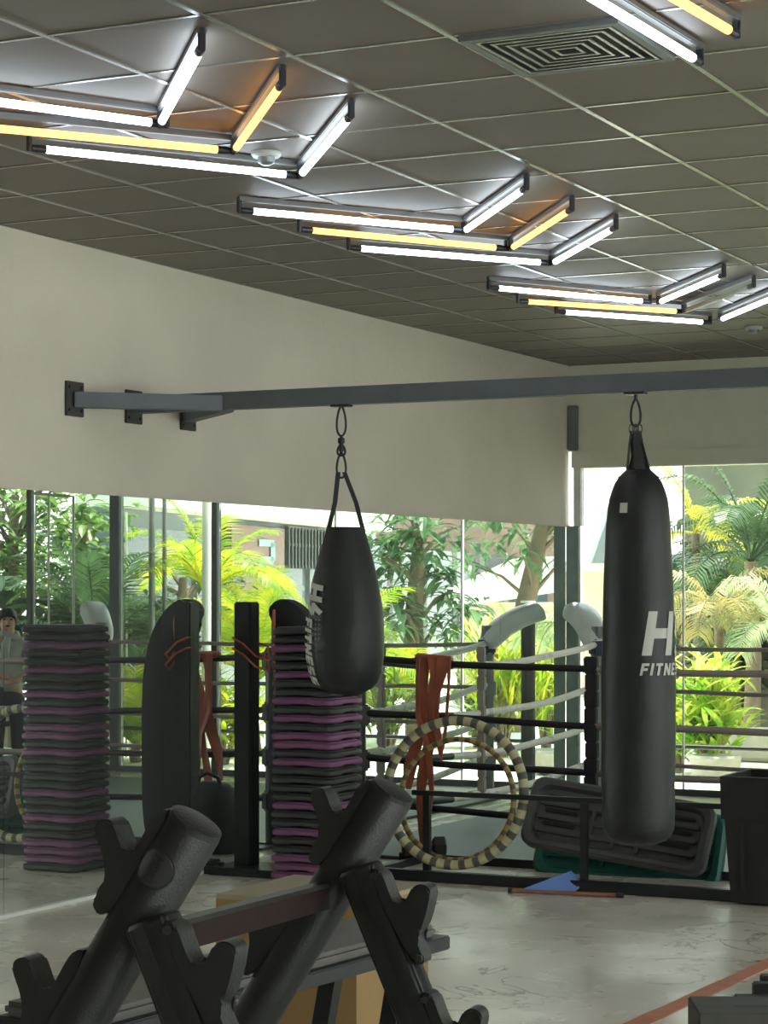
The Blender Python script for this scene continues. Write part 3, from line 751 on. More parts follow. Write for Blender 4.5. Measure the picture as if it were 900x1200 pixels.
def step_board(m, px, py, z, roll, tilt, yaw, lab, L=1.06, W=.40):
    c = P(px, py, z)
    t = thing('step_platform', lab, 'exercise step', c, 'step platforms leaning in the low rack')
    mt = Matrix.Rotation(yaw, 4, 'Z') @ Matrix.Rotation(tilt, 4, 'X') @ Matrix.Rotation(roll, 4, 'Y')
    t.matrix_world = Matrix.Translation(c) @ mt
    # local: x length, z width, -y faces the camera (underside with ribs)
    def rr(hw, hh, r=.07):
        pts = []
        for sx_, sz_, a0 in ((1, 1, 0), (-1, 1, 90), (-1, -1, 180), (1, -1, 270)):
            for k in range(5): a = R(a0+22.5*k); pts.append((sx_*(hw-r)+r*math.cos(a), sz_*(hh-r)+r*math.sin(a)))
        return pts
    bm = BM(); rings = []
    for hw, hh, y in ((L/2-.03, W/2-.03, .05), (L/2, W/2, .03), (L/2, W/2, -.03), (L/2-.015, W/2-.015, -.045), (L/2-.045, W/2-.04, -.04), (L/2-.06, W/2-.055, -.005)):
        rings.append([bm.verts.new((a, y, b)) for a, b in rr(hw, hh)])
    bm.faces.new(rings[0])
    for a, b in zip(rings[:-1], rings[1:]):
        for k in range(len(a)): bm.faces.new((a[k], a[(k+1) % len(a)], b[(k+1) % len(a)], b[k]))
    bm.faces.new(rings[-1]); obj('deck', bm, m, t, 40, local=True)
    bm = BM()
    for z_ in (-.095, -.02, .06): box(bm, (-L/2+.07, -.036, z_-.014), (L/2-.07, 0, z_+.014), bev=.006)
    for x_ in (-.14, .0, .14): box(bm, (x_-.012, -.034, -.14), (x_+.012, 0, .06), bev=.004)
    obj('ribs', bm, m, t, local=True)
    for x_ in (-.33, .33):
        for z_ in (-.055, .02, .10):
            bm = BM(); box(bm, (x_-.10, -.020, z_-.012), (x_+.10, -.002, z_+.012), bev=.008); obj('slot', bm, 'bin', t, local=True)
    return t
step_board('stepgreen', 738, 991, 12.42, R(2.5), R(-20), R(3), 'green exercise step platform lying behind the grey one', 1.10, .44)
step_board('stepgrey', 724, 968, 12.06, R(7.5), R(-22), R(5), 'grey exercise step platform propped with its ribbed underside showing', 1.06, .40)

bp_ = P(912, 1030, 11.35)
t = thing('storage_bin', 'black open plastic storage bin at the right edge', 'bin', (bp_.x, bp_.y, 0))
bx, by = bp_.x, bp_.y
bm = BM()
A = [(-.22, -.24), (.22, -.24), (.22, .24), (-.22, .24)]
def frust(bm, s0, z0, s1, z1):
    a = [bm.verts.new((bx+x*s0, by+y*s0, z0)) for x, y in A]; b = [bm.verts.new((bx+x*s1, by+y*s1, z1)) for x, y in A]
    for i in range(4): bm.faces.new((a[i], a[(i+1) % 4], b[(i+1) % 4], b[i]))
    return a, b
a, b = frust(bm, .86, .012, .98, .45); bm.faces.new(a); c1, c2 = frust(bm, .98, .45, .94, .45); a3, b3 = frust(bm, .94, .45, .82, .03); bm.faces.new(a3 and [bm.verts.new(v.co) for v in a3][::1]) if False else None
bm.faces.new([bm.verts.new(v.co+Vector((0, 0, .001))) for v in b3])
obj('bin_body', bm, 'bin', t)
bm = BM(); frust(bm, 1.04, .44, 1.06, .66); a, b = frust(bm, 1.06, .66, .98, .66); frust(bm, .98, .66, .96, .44); frust(bm, .96, .44, 1.04, .44); obj('rim', bm, 'bin', t)
for x in (-.12, .1):
    bm = BM(); box(bm, (bx+x-.015, by-.236, .05), (bx+x+.015, by-.205, .43), bev=.004); obj('rib', bm, 'bin', t)

# dustpan & stick on the floor
d0 = onH(612, 1043, .0); q = [onH(608, 1044, .0), onH(672, 1047, .0), onH(686, 1036, .0)+Vector((0, 0, .0)), onH(668, 1034, .0)]
t = thing('dustpan', 'blue plastic dustpan on the floor before the low rack', 'dustpan', (q[1].x, q[1].y, 0))
bm = BM()
top = [P(606, 1044, 11.68), P(670, 1046, 11.68), P(683, 1036, 11.72), P(668, 1021, 11.76)]
n = len(top); vv = [bm.verts.new(p) for p in top]; v2 = [bm.verts.new(p+Vector((0, .012, -.004))) for p in top]
bm.faces.new(vv); bm.faces.new(v2)
for i in range(n): bm.faces.new((vv[i], vv[(i+1) % n], v2[(i+1) % n], v2[i]))
for i in (1, 2): tube(bm, [top[i], top[(i+1) % 4]], .006, 6)
obj('pan', bm, 'bluesheet', t)
bm = BM(); e0 = onH(600, 1044, .015); e1 = onH(722, 1049, .015); tube(bm, [e0, e0.lerp(e1, .5), e1], .011, 8)
s_ = obj('broom_stick', bm, 'stick', None, 60); tag(s_, 'short wooden stick with dark end lying along the low rack', 'stick')
bm = BM(); tube(bm, [e1-(e1-e0)*.001, e1+(e1-e0).normalized()*.04], .013, 8); obj('end_cap', bm, 'cap', s_, 60)
bm = BM(); tube(bm, [e0, e0+(e0-e1).normalized()*.02], .014, 8); obj('end_cap', bm, 'cap', s_, 60)

# dumbbell on the ring mat
c = P(497, 988, 13.0); c.z = .085
t = thing('dumbbell', 'dark dumbbell lying on the ring mat below the orange bands', 'dumbbell', (c.x, c.y, .02))
dd = RT*.9+FW*.1; dd.normalize()
for s in (-1, 1):
    bm = BM(); tube(bm, [c+dd*(s*.05), c+dd*(s*.06), c+dd*(s*.12), c+dd*(s*.13)], [.05, .066, .066, .05], 6); obj('head', bm, 'charcoal', t)
bm = BM(); tube(bm, [c-dd*.05, c+dd*.05], .016, 10); obj('handle', bm, 'chrome', t, 60)

# orange bands over the near top rope
o_ = onY(508, 775, RY0-.03)
t = thing('resistance_bands', 'orange elastic bands hanging over the black top rope', 'resistance bands', (o_.x, RY0, 1.15))
def band(px0, ys, w, off=0):
    """ys: list of (px,py) down the strip"""
    bm = BM(); pr = None
    for i, (px, py, wd) in enumerate(ys):
        p = onY(px, py, RY0-.035-off); wm = wd*.0052/2; tw = .5*math.sin(i*1.3+px0)
        s = Vector((math.cos(tw), math.sin(tw), 0)); nn = Vector((-s.y, s.x, 0))
        c4 = [bm.verts.new(p+s*wm+nn*.003), bm.verts.new(p-s*wm+nn*.003), bm.verts.new(p-s*wm-nn*.003), bm.verts.new(p+s*wm-nn*.003)]
        if pr:
            for j in range(4): bm.faces.new((pr[j], pr[(j+1) % 4], c4[(j+1) % 4], c4[j]))
        else: bm.faces.new(c4)
        pr = c4
    bm.faces.new(pr); obj('band', bm, 'orange', t, 50)
band(0, [(496, 770, 16), (495, 790, 15), (494, 815, 12), (497, 840, 13), (492, 862, 15), (484, 885, 17), (480, 905, 14), (479, 925, 6)], 0)
band(1, [(508, 770, 14), (510, 792, 12), (506, 815, 15), (503, 840, 17), (505, 862, 14), (500, 885, 14), (495, 910, 13), (492, 940, 11), (494, 970, 12), (497, 1000, 7)], 0, .008)
band(2, [(520, 770, 15), (517, 790, 14), (512, 812, 13), (509, 838, 12), (513, 860, 8), (516, 882, 5), (518, 892, 2)], 0, .016)
band(3, [(526, 771, 5), (526, 800, 4), (524, 830, 4), (522, 855, 4), (519, 875, 4), (516, 890, 2)], 0, .02)
band(4, [(490, 771, 6), (489, 800, 5), (490, 840, 6), (500, 870, 7), (504, 900, 8), (506, 930, 7), (505, 950, 2)], 0, .022)
bm = BM(); a = onY(488, 771, RY0); b = onY(529, 774, RY0); tube(bm, [a, a.lerp(b, .3), a.lerp(b, .7), b], [.026, .03, .028, .026], 12); obj('folded_top', bm, 'orange', t, 60)

# ================================================================ PLYO BOX, BENCH
c0 = P(253, 1047, 8.05)
t = thing('plyo_box', 'plywood jump box behind the dumbbell rack', 'jump box', (c0.x+.29, c0.y+.3, 0))
bm = BM(); box(bm, (c0.x, c0.y, 0), (c0.x+.58, c0.y+.018, .5-.018)); obj('front_panel', bm, 'wood', t)
bm = BM(); box(bm, (c0.x, c0.y+.582, 0), (c0.x+.58, c0.y+.6, .482)); obj('back_panel', bm, 'wood', t)
for x in (c0.x, c0.x+.562):
    bm = BM(); box(bm, (x, c0.y+.018, 0), (x+.018, c0.y+.582, .482)); obj('side_panel', bm, 'wood', t)
bm = BM(); box(bm, (c0.x, c0.y, .482), (c0.x+.58, c0.y+.6, .5), bev=.002); obj('top_panel', bm, 'woodtop', t)
# flat bench between rack and box
a = P(528, 1092, 6.3); b = P(120, 1212, 4.95)
BZt = (a.z+b.z)/2
d = (b-a); d.z = 0; L = d.length; d.normalize(); s = Vector((-d.y, d.x, 0))
if s.y < 0: s = -s
t = thing('flat_bench', 'black flat weight bench behind the dumbbell rack', 'bench', (((a+b)/2).x, ((a+b)/2).y, 0))
def BF(u, v, z): return Vector((a.x, a.y, 0))+d*u+s*v+Vector((0, 0, z))
fr = Matrix(((d.x, s.x, 0, a.x), (d.y, s.y, 0, a.y), (0, 0, 1, 0), (0, 0, 0, 1)))
zt = a.z+.0
bm = BM(); box(bm, (.04, .02, zt-.01), (L, .30, zt+.025), fr, bev=.012); obj('pad', bm, 'benchpad', t, 50)
bm = BM(); box(bm, (0, 0, zt-.05), (L, .32, zt-.01), fr, bev=.004); obj('frame', bm, 'blacksteel', t)
for u in (.22, L-.3):
    bm = BM(); p0 = BF(u-.03, .05, zt-.05); p1 = BF(u+.16, .05, 0); tube(bm, [p0, p1], .035, 4); tube(bm, [BF(u-.03, .27, zt-.05), BF(u+.16, .27, 0)], .035, 4); obj('leg', bm, 'blacksteel', t)
bm = BM(); box(bm, (.30, -.012, zt-.11), (.335, .0, zt-.03), fr); obj('bracket', bm, 'blacksteel', t)

# ================================================================ DUMBBELL RACK (foreground)
ZA, ZB = 3.67, 4.58
def frame_fn(cap_px, cap_py, z, k_dir, e_dir, tilt=0):
    c = P(cap_px, cap_py, z)
    return lambda a, b, k: c + e_dir*(a/.939) + Vector((0, 0, b)) + k_dir*k
pA = P(228, 967, ZA); pB = P(459, 929, ZB); dk = pB-pA; dk.z = 0; SPAN = dk.length; dk.normalize(); ek = Vector((dk.y, -dk.x, 0))
if ek.dot(RT) < 0: ek = -ek
fA = frame_fn(228, 967, ZA, dk, ek); fB = frame_fn(459, 929, ZB, dk, ek)
u_ = .00143
def tA(px, py): return ((px-228)*u_, -(py-967)*u_)
rack = thing('dumbbell_rack', 'black dumbbell rack with round slanted tubes and U-shaped cradles in the foreground', 'dumbbell rack', ((pA.x+pB.x)/2, (pA.y+pB.y)/2, 0))
S1 = [(113, 1070), (111, 1060), (127, 1040), (128, 1010), (114, 975), (116, 966), (126, 961), (135, 963), (141, 975), (148, 995), (154, 1001), (163, 998), (170, 987), (186, 957), (197, 947), (206, 950), (190, 990), (150, 1052), (124, 1078)]
S2 = [(205, 1071), (215, 1070), (224, 1078), (232, 1102), (240, 1118), (250, 1121), (258, 1110), (265, 1094), (276, 1088), (288, 1092), (292, 1103), (280, 1150), (270, 1164), (276, 1182), (283, 1195), (280, 1204), (270, 1202), (250, 1172), (225, 1125)]
axm = Vector((.51, 0, .86)); 
for fi, (f, cpx, fz) in enumerate(((fA, 228, ZA), (fB, 459, ZB))):
    bot = f(0, 0, 0).z
    def W(ab, k=0): return f(ab[0], ab[1], k)
    top = W((0, 0)); dirn = (W(tA(79, 1216))-top).normalized(); Lt = (top.z-.06)/-dirn.z
    bm = BM(); tube(bm, [top, top+dirn*.004, top+dirn*Lt], [.047, .05, .05], 40); mt_ = obj('front_tube', bm, 'rackblack', rack, 50)
    bm = BM(); tube(bm, [top-dirn*.012, top-dirn*.008, top+dirn*.004], [.036, .0475, .0495], 36)
    cap_ = obj('tube_cap', bm, 'cradle', mt_, 50)
    # rear leg, flattened rounded section, in front of the tube
    l0 = W(tA(197, 1074), -.068); l1d = (W(tA(197+50, 1074+122), -.068)-l0).normalized(); Ll = (l0.z-.03)/-l1d.z
    sd_ = l1d.cross(dk).normalized(); bm = BM(); prs = None
    sec = [(-.043, -.016), (-.036, -.026), (-.004, -.034), (.004, -.034), (.036, -.026), (.043, -.016), (.043, .03), (-.043, .03)]
    for i, (dl, sc_) in enumerate(((-.004, .8), (.004, 1), (Ll, 1))):
        c_ = l0+l1d*dl; rg = [bm.verts.new(c_+sd_*(x*sc_)+dk*(y*sc_)) for x, y in sec]
        if prs:
            for j in range(8): bm.faces.new((prs[j], prs[(j+1) % 8], rg[(j+1) % 8], rg[j]))
        else: bm.faces.new(rg)
        prs = rg
    bm.faces.new(prs); bmesh.ops.bevel(bm, geom=[e for e in bm.edges if (e.verts[0].co-e.verts[1].co).length > .3], offset=.005, segments=2, affect='EDGES')
    obj('rear_leg', bm, 'rackblack', rack, 35)
    for kx in range(4):
        sh = (-104*kx, 170*kx)
        pl = smooth_poly([tA(x+sh[0], y+sh[1]) for x, y in S1], 2)
        if min(b for a, b in pl)+top.z < .1: continue
        bm = BM(); prism(bm, pl, f, -.030, .030, .004); cr_ = obj('cradle', bm, 'cradle', rack, 45)
    for kx in range(4):
        sh = (72*kx+15, 172*kx)
        pl = smooth_poly([tA(x+sh[0], y+sh[1]) for x, y in S2], 2)
        if min(b for a, b in pl)+top.z < .1: continue
        bm = BM(); prism(bm, pl, f, -.10, -.045, .004); cr_ = obj('cradle', bm, 'cradle', rack, 45)
        bm = BM(); q_ = tA(212+sh[0], 1080+sh[1]); q2 = tA(276+sh[0], 1194+sh[1])
        bm.free()
        for qq in (q_, q2): bm = BM(); p_ = f(qq[0], qq[1], -.10); tube(bm, [p_, p_-dk*.006], .008, 6); obj('bolt', bm, 'chrome', cr_)
    # foot rail
    bm = BM(); e0 = top+dirn*Lt; e1 = l0+l1d*Ll; e0 = Vector((e0.x, e0.y, .03)); e1 = Vector((e1.x, e1.y, .03)); dd = (e1-e0).normalized()
    tube(bm, [e0-dd*.08, e1+dd*.08], .03, 8); obj('foot', bm, 'rackblack', rack)
    if fi == 0:
        # round emblem on the tube
        ax = -dirn; vd = (CAM-top); vd = (vd-ax*vd.dot(ax)).normalized(); sdv = ax.cross(vd).normalized()
        if sdv.dot(RT) < 0: sdv = -sdv
        ec = .085; ph0 = R(-24)
        def em(x, y, off=.0015, _t=top):        # x round the tube, y along the axis
            ph = ph0+x/.05; return _t+dirn*(ec-y)+(vd*math.cos(ph)+sdv*math.sin(ph))*(.05+off)
        bm = BM(); c_ = [bm.verts.new(em(0, 0, .003))]; prv = None; rings_ = []
        for rr_, of in ((.012, .003), (.022, .003), (.031, .003), (.0325, .0)):
            rings_.append([bm.verts.new(em(rr_*math.cos(2*math.pi*k/32), rr_*math.sin(2*math.pi*k/32), of)) for k in range(32)])
        for k in range(32): bm.faces.new((c_[0], rings_[0][k], rings_[0][(k+1) % 32]))
        for A_, B_ in zip(rings_[:-1], rings_[1:]):
            for k in range(32): bm.faces.new((A_[k], A_[(k+1) % 32], B_[(k+1) % 32], B_[k]))
        eb = obj('emblem', bm, 'emblem', mt_, 40)
        bm = BM(); ro, ri = .036, .0325
        a_ = [bm.verts.new(em(ro*math.cos(2*math.pi*k/40), ro*math.sin(2*math.pi*k/40), .002)) for k in range(40)]; b_ = [bm.verts.new(em(ri*math.cos(2*math.pi*k/40), ri*math.sin(2*math.pi*k/40), .002)) for k in range(40)]
        for k in range(40): bm.faces.new((a_[k], a_[(k+1) % 40], b_[(k+1) % 40], b_[k]))
        obj('emblem_rim', bm, 'bin', mt_)
        bm = BM(); letters(bm, 'MDKI', lambda x, y: em(y-.008, .024-x, .0045), .017, t=.2, gap=.1, slant=0); obj('emblem_lettering', bm, 'bin', mt_)
# cross rails between the two frames
for (ax_, ay_) in ((140, 1106), (-40, 1400)):
    a0 = fA(*tA(ax_, ay_), .0); b0 = fB(*tA(ax_, ay_), .0)
    d3 = (b0-a0).normalized(); up = Vector((0, 0, 1)); sd3 = d3.cross(up).normalized()
    bm = BM(); prs = None
    def barsec(bm, sec):
        prs = None
        for p in (a0, b0):
            rg = [bm.verts.new(p+sd3*x+up*y) for x, y in sec]
            if prs:
                for j in range(len(sec)): bm.faces.new((prs[j], prs[(j+1) % len(sec)], rg[(j+1) % len(sec)], rg[j]))
            else: bm.faces.new(rg)
            prs = rg
        bm.faces.new(prs)
    barsec(bm, [(-.014, .0), (.014, 0), (.016, .010), (-.016, .010)]); obj('rail_edge', bm, 'rackblack', rack)
    bm = BM(); barsec(bm, [(-.012, -.046), (.012, -.046), (.012, 0), (-.012, 0)]); obj('cross_rail', bm, 'rail', rack)

# ================================================================ FLOOR TAPE, RUBBER STEPS bottom right
bm = BM(); a = onH(738, 1204, 0); b = onH(930, 1116, 0); d = (b-a).normalized(); s = Vector((-d.y, d.x, 0))*.042
prv = None
for k in range(9):
    p = a.lerp(b, k/8); wv = 1+.08*math.sin(k*2.1); q = [bm.verts.new(p+s*wv+Vector((0, 0, .0035))), bm.verts.new(p-s*wv+Vector((0, 0, .0035)))]
    q += [bm.verts.new(p-s*wv), bm.verts.new(p+s*wv)]
    if prv:
        for j in range(4): bm.faces.new((prv[j], prv[(j+1) % 4], q[(j+1) % 4], q[j]))
    prv = q
tag(obj('floor_tape', bm, 'tape'), 'worn orange tape stripe on the concrete at the lower right', 'floor tape')
a = onH(806, 1200, .09)
c_ = P(806, 1166, 8.45); zt = .14
c_ = onH(806, 1167, zt); 
t = thing('rubber_step', 'low dark rubber block with a slot handle in the lower right corner', 'rubber block', (c_.x+.35, c_.y-.2, 0))
m4 = Matrix.Translation((c_.x, c_.y, 0)) @ Matrix.Rotation(R(25), 4, 'Z')
bm = BM(); box(bm, (0, -.32, 0), (.95, 0, zt), m4, bev=.006); obj('block', bm, 'rubber', t)
bm = BM(); box(bm, (.14, -.20, zt-.002), (.26, -.17, zt+.001), m4, bev=.0009); obj('slot_handle', bm, 'bin', t)
for i, (px, py, ln, lab) in enumerate(((862, 1162, .5, 'thin dark rubber slab at the right edge, nearest the low rubber block'), (884, 1156, .5, 'dark rubber slab at the right edge, middle of three'), (893, 1147, .5, 'dark rubber slab at the right edge, farthest of three'))):
    c_ = onH(px, py, .05); m4 = Matrix.Translation((c_.x, c_.y, 0)) @ Matrix.Rotation(R(25), 4, 'Z')
    bm = BM(); box(bm, (0, .0, 0), (ln, .07, .03 if i == 0 else .06), m4, bev=.006); tag(obj('rubber_slab', bm, 'bin'), lab, 'rubber slab', 'rubber slabs on the floor at the right edge')

# ================================================================ OUTSIDE
bm = BM(); box(bm, (-40, BY+.08, -.12), (40, 60, -.01)); o = struct('terrace', bm, 'pave')
# low guard rail outside
t = thing('low_guard_rail', 'low dark guard rail just outside the window', 'railing', (2.5, 17.0, 0))
bm = BM(); tube(bm, [(.2, 17.0, .34), (6.5, 17.0, .34)], .018, 8); obj('rail', bm, 'blacksteel', t, 60)
for x in (.6, 1.75, 2.9, 4.1, 5.3, 6.3):
    bm = BM(); tube(bm, [(x, 17.0, -.01), (x, 17.0, .34)], .022, 8); obj('post', bm, 'blacksteel', t, 60)
# dark bollard seen in the mirror
t = thing('dark_bollard', 'tall dark post with pale cap outside, reflected beside the corner mirror', 'post', (.60, 16.98, 0))
bm = BM(); tube(bm, [(.60, 16.98, -.01), (.60, 16.98, 1.5)], .060, 16); obj('shaft', bm, 'matteblack', t, 50)
bm = BM(); tube(bm, [(.60, 16.98, 1.5), (.60, 16.98, 1.52)], .062, 16); obj('cap', bm, 'padwhite', t, 50)
def mv(px, py, z): return mir(P(px, py, z))
# neighbouring building, reflected
a = mv(60, 596, 22); b = mv(500, 628, 38.0)
a.z = b.z = 0; d = (b-a).normalized(); nrm = Vector((-d.y, d.x, 0))     # away from viewer side
if nrm.x < 0: nrm = -nrm
t = thing('neighbour_building', 'dark glazed building with white fascia beyond the palms, reflected in the mirrors', 'building', (a+b)/2)
L = (b-a).length*.74; m4 = Matrix(((d.x, nrm.x, 0, a.x), (d.y, nrm.y, 0, a.y), (0, 0, 1, 0), (0, 0, 0, 1)))
bm = BM(); box(bm, (1.6, 0, 0), (L, .4, 2.5), m4); obj('wall', bm, 'facade', t)
bm = BM(); box(bm, (1.6, -.5, 2.5), (L, .4, 4.2), m4); obj('fascia', bm, 'fascia', t)
for i in range(10):
    x0 = 1.9+i*2.4
    bm = BM(); box(bm, (x0, -.03, .2), (x0+2.1, .0, 2.3), m4); w_ = obj('window', bm, 'glassdark', t)
    bm = BM(); box(bm, (x0-.06, -.07, .15), (x0, -.0, 2.35), m4); box(bm, (x0-.06, -.06, 1.6), (x0+2.1, -.031, 1.66), m4); obj('window_bar', bm, 'alugrey', w_)
# brown sign panel with S
def on_facade(px, py):
    # intersect reflected ray with facade plane
    v0 = mir(CAM); dr = mir(P(px, py, 1)); dr = dr-v0; n_ = nrm; k = ((a-v0).dot(n_)-.1)/dr.dot(n_); return v0+dr*k
q0 = on_facade(268, 690); q1 = on_facade(330, 625)
t = thing('brown_sign', 'brown panel with a pale letter S, reflected above the palm fronds', 'sign', (q0.x, q0.y, 1.2))
u0 = (q0-a).dot(d); u1 = (q1-a).dot(d); 
if u1 < u0: u0, u1 = u1, u0
bm = BM(); box(bm, (u0, -.14, .9), (u1, -.06, 2.42), m4); pn = obj('panel', bm, 'brownsign', t)
us = (on_facade(318, 645)-a).dot(d); us2 = (on_facade(298, 645)-a).dot(d); sw = abs(us-us2)
bm = BM(); m_ = m4
left = min(us, us2)
# facade is read from the -nrm side: x grows along d or against it
flip = 1 if (d.cross(-nrm)).z < 0 else -1
def fS(x, y): return m4 @ Vector(((left+x*sw/.62) if flip > 0 else (left+sw-x*sw/.62), -.16, 1.72+y*.55))
letters(bm, 'S', fS, 1, slant=0, t=.16); obj('letter', bm, 'teal', pn)
g0 = (on_facade(336, 640)-a).dot(d); g1 = (on_facade(385, 640)-a).dot(d); g0, g1 = min(g0, g1), max(g0, g1)
bm = BM()  # crossed bars stand in for unreadable sign lettering
for k in range(14): x = g0+(g1-g0)*k/13; box(bm, (x-.02, -.14, 1.9), (x+.02, -.08, 2.45), m4)
for z in (1.9, 2.2, 2.43): box(bm, (g0, -.12, z), (g1, -.07, z+.04), m4)
tag(obj('sign_lattice', bm, 'alu'), 'dark grille standing in for unreadable sign lettering beside the brown sign', 'lattice')
# cream & white building seen directly at far left of the window
t = thing('gabled_house', 'sunlit white house with a grey gable beyond the window corner', 'building', tuple(P(700, 760, 33))[:2]+(0,))
A_ = P(640, 700, 33); B_ = P(800, 700, 33)
dx = (B_-A_); dx.z = 0; Lh = dx.length; dx.normalize(); ny_ = Vector((-dx.y, dx.x, 0))
if ny_.y < 0: ny_ = -ny_
m5 = Matrix(((dx.x, ny_.x, 0, A_.x), (dx.y, ny_.y, 0, A_.y), (0, 0, 1, 0), (0, 0, 0, 1)))
bm = BM(); box(bm, (-2, 0, 0), (Lh, 3, 1.95), m5); obj('wall', bm, 'cream', t)
bm = BM(); prism(bm, [(.60, 2.0), (1.25, 2.0), (.93, 2.95)], lambda x, z, k: m5 @ Vector((x, k, z)), -.9, -.3); obj('gable', bm, 'roofgrey', t)
bm = BM(); prism(bm, [(.86, 2.25), (1.02, 2.25), (.95, 2.55)], lambda x, z, k: m5 @ Vector((x, k, z)), -.93, -.9); obj('gable_window', bm, 'fascia', t)
bm = BM(); box(bm, (-1.5, -.4, 1.88), (Lh, 0, 2.02), m5); obj('eave', bm, 'fascia', t)
# weathered fence behind the palms on the right
A_ = P(786, 700, 24); B_ = P(940, 700, 23)
dx = (B_-A_); dx.z = 0; Lh = dx.length; dx.normalize(); ny_ = Vector((-dx.y, dx.x, 0))
if ny_.y < 0: ny_ = -ny_
m5 = Matrix(((dx.x, ny_.x, 0, A_.x), (dx.y, ny_.y, 0, A_.y), (0, 0, 1, 0), (0, 0, 0, 1)))
t = thing('weathered_fence', 'weathered board fence behind the palms at the right window', 'fence', A_*1 - Vector((0, 0, A_.z)))
bm = BM(); 
for k in range(9): box(bm, (-.2+k*.3, 0, 0), (-.2+k*.3+.28, .05, 1.85), m5)
obj('boards', bm, 'fence', t)
bm = BM(); box(bm, (-.2, -.05, 1.85), (2.6, .1, 2.0), m5); obj('top_rail', bm, 'roofgrey', t)
def slab(name, lab, A_, B_, top, m, dep=3.0, eave=None):
    A_ = Vector(A_); B_ = Vector(B_); A_.z = B_.z = 0; dx = B_-A_; L_ = dx.length; dx.normalize(); n_ = Vector((-dx.y, dx.x, 0))
    if n_.y < 0: n_ = -n_
    mm = Matrix(((dx.x, n_.x, 0, A_.x), (dx.y, n_.y, 0, A_.y), (0, 0, 1, 0), (0, 0, 0, 1)))
    t = thing(name, lab, 'building', A_)
    bm = BM(); box(bm, (0, 0, 0), (L_, dep, top), mm); obj('wall', bm, m, t)
    bm = BM(); box(bm, (-.1, -.3, top), (L_+.1, dep+.2, top+.2), mm); obj('roof_edge', bm, 'roofgrey', t)
    k = 0
    while .6+k*1.9 < L_-1.3:
        bm = BM(); box(bm, (.6+k*1.9, -.02, .4), (1.9+k*1.9, .0, 2.1), mm); obj('window', bm, 'glassdark', t); k += 1
    return t
slab('backdrop_building', 'shaded olive backdrop building added behind the palms at the right edge of the window', P(800, 700, 30), P(960, 700, 29), 4.2, 'shade')  # added dark backdrop, closes the bright sky gaps behind the palms
slab('distant_house', 'dull brick-toned house behind the mango leaves, reflected beside the corner', mv(675, 700, 46), mv(440, 700, 46), 4.2, 'brownsign')
# carport roof, white canopy reflected among the leaves
c_ = mv(600, 668, 30)
t = thing('white_canopy', 'white canopy roof reflected behind the broad leaves', 'canopy', (c_.x, c_.y, 0))
bm = BM()
p1, p2, p3, p4 = mv(525, 690, 30), mv(600, 655, 30), mv(665, 655, 31), mv(665, 690, 31)
p0 = mv(530, 712, 30)
vv = [bm.verts.new(p) for p in (p0, p1, p2, p3, p4)]; v2 = [bm.verts.new(p+Vector((0, 1.2, .05))) for p in (p0, p1, p2, p3, p4)]
bm.faces.new(vv); bm.faces.new(v2)
for i in range(5): bm.faces.new((vv[i], vv[(i+1) % 5], v2[(i+1) % 5], v2[i]))
obj('roof', bm, 'fabric', t)
for px in (540, 655):
    q = mv(px, 700, 30.5); bm = BM(); tube(bm, [(q.x, q.y, 0), q], .06, 8); obj('leg', bm, 'alugrey', t)
bm = BM(); q = mv(640, 706, 30.4); q2 = mv(600, 706, 30.4); z1 = q.z; box(bm, (min(q.x, q2.x)-.2, q.y+.2, 0), (max(q.x, q2.x)+1, q.y+.5, z1)); obj('rear_wall', bm, 'cream', t)

# ---- foliage builders
def frond(bm, base, az, el, L, droop, nl=26, wl=.32, lw=.022, rr=rnd, hang=.5):
    p = Vector(base); d = Vector((math.cos(az)*math.cos(el), math.sin(az)*math.cos(el), math.sin(el))); pts = [p.copy()]; N = 16
    for i in range(N):
        d = (d+Vector((0, 0, -droop/N*(.4+1.6*i/N)))).normalized(); p = p+d*(L/N); pts.append(p.copy())
    tube(bm, pts, [.014*(1-.8*i/N) for i in range(N+1)], 5, caps=False)
    for i in range(nl):
        u = .16+.82*i/nl; k = u*N; j = min(N-1, int(k)); q = pts[j].lerp(pts[j+1], k-j); t_ = (pts[j+1]-pts[j]).normalized()
        s = t_.cross(Vector((0, 0, 1))).normalized() if abs(t_.z) < .98 else Vector((1, 0, 0)); up = s.cross(t_)
        ll = wl*(math.sin(math.pi*(.12+.8*u))**.6)*rr.uniform(.88, 1.1)
        for sg in (-1, 1):
            dd = (s*sg*.85+t_*.62+up*.12+Vector((0, 0, rr.uniform(-.15, .05)))).normalized()
            mid = q+dd*ll*.5; dd2 = (dd+Vector((0, 0, -hang))).normalized(); tip = mid+dd2*ll*.55
            wv = dd.cross(up).normalized()*lw/2; wv = (t_-dd*t_.dot(dd)).normalized()*lw/2
            v = [bm.verts.new(q-wv*.6), bm.verts.new(q+wv*.6), bm.verts.new(mid+wv), bm.verts.new(mid-wv), bm.verts.new(tip)]
            bm.faces.new((v[0], v[1], v[2], v[3])); bm.faces.new((v[3], v[2], v[4]))
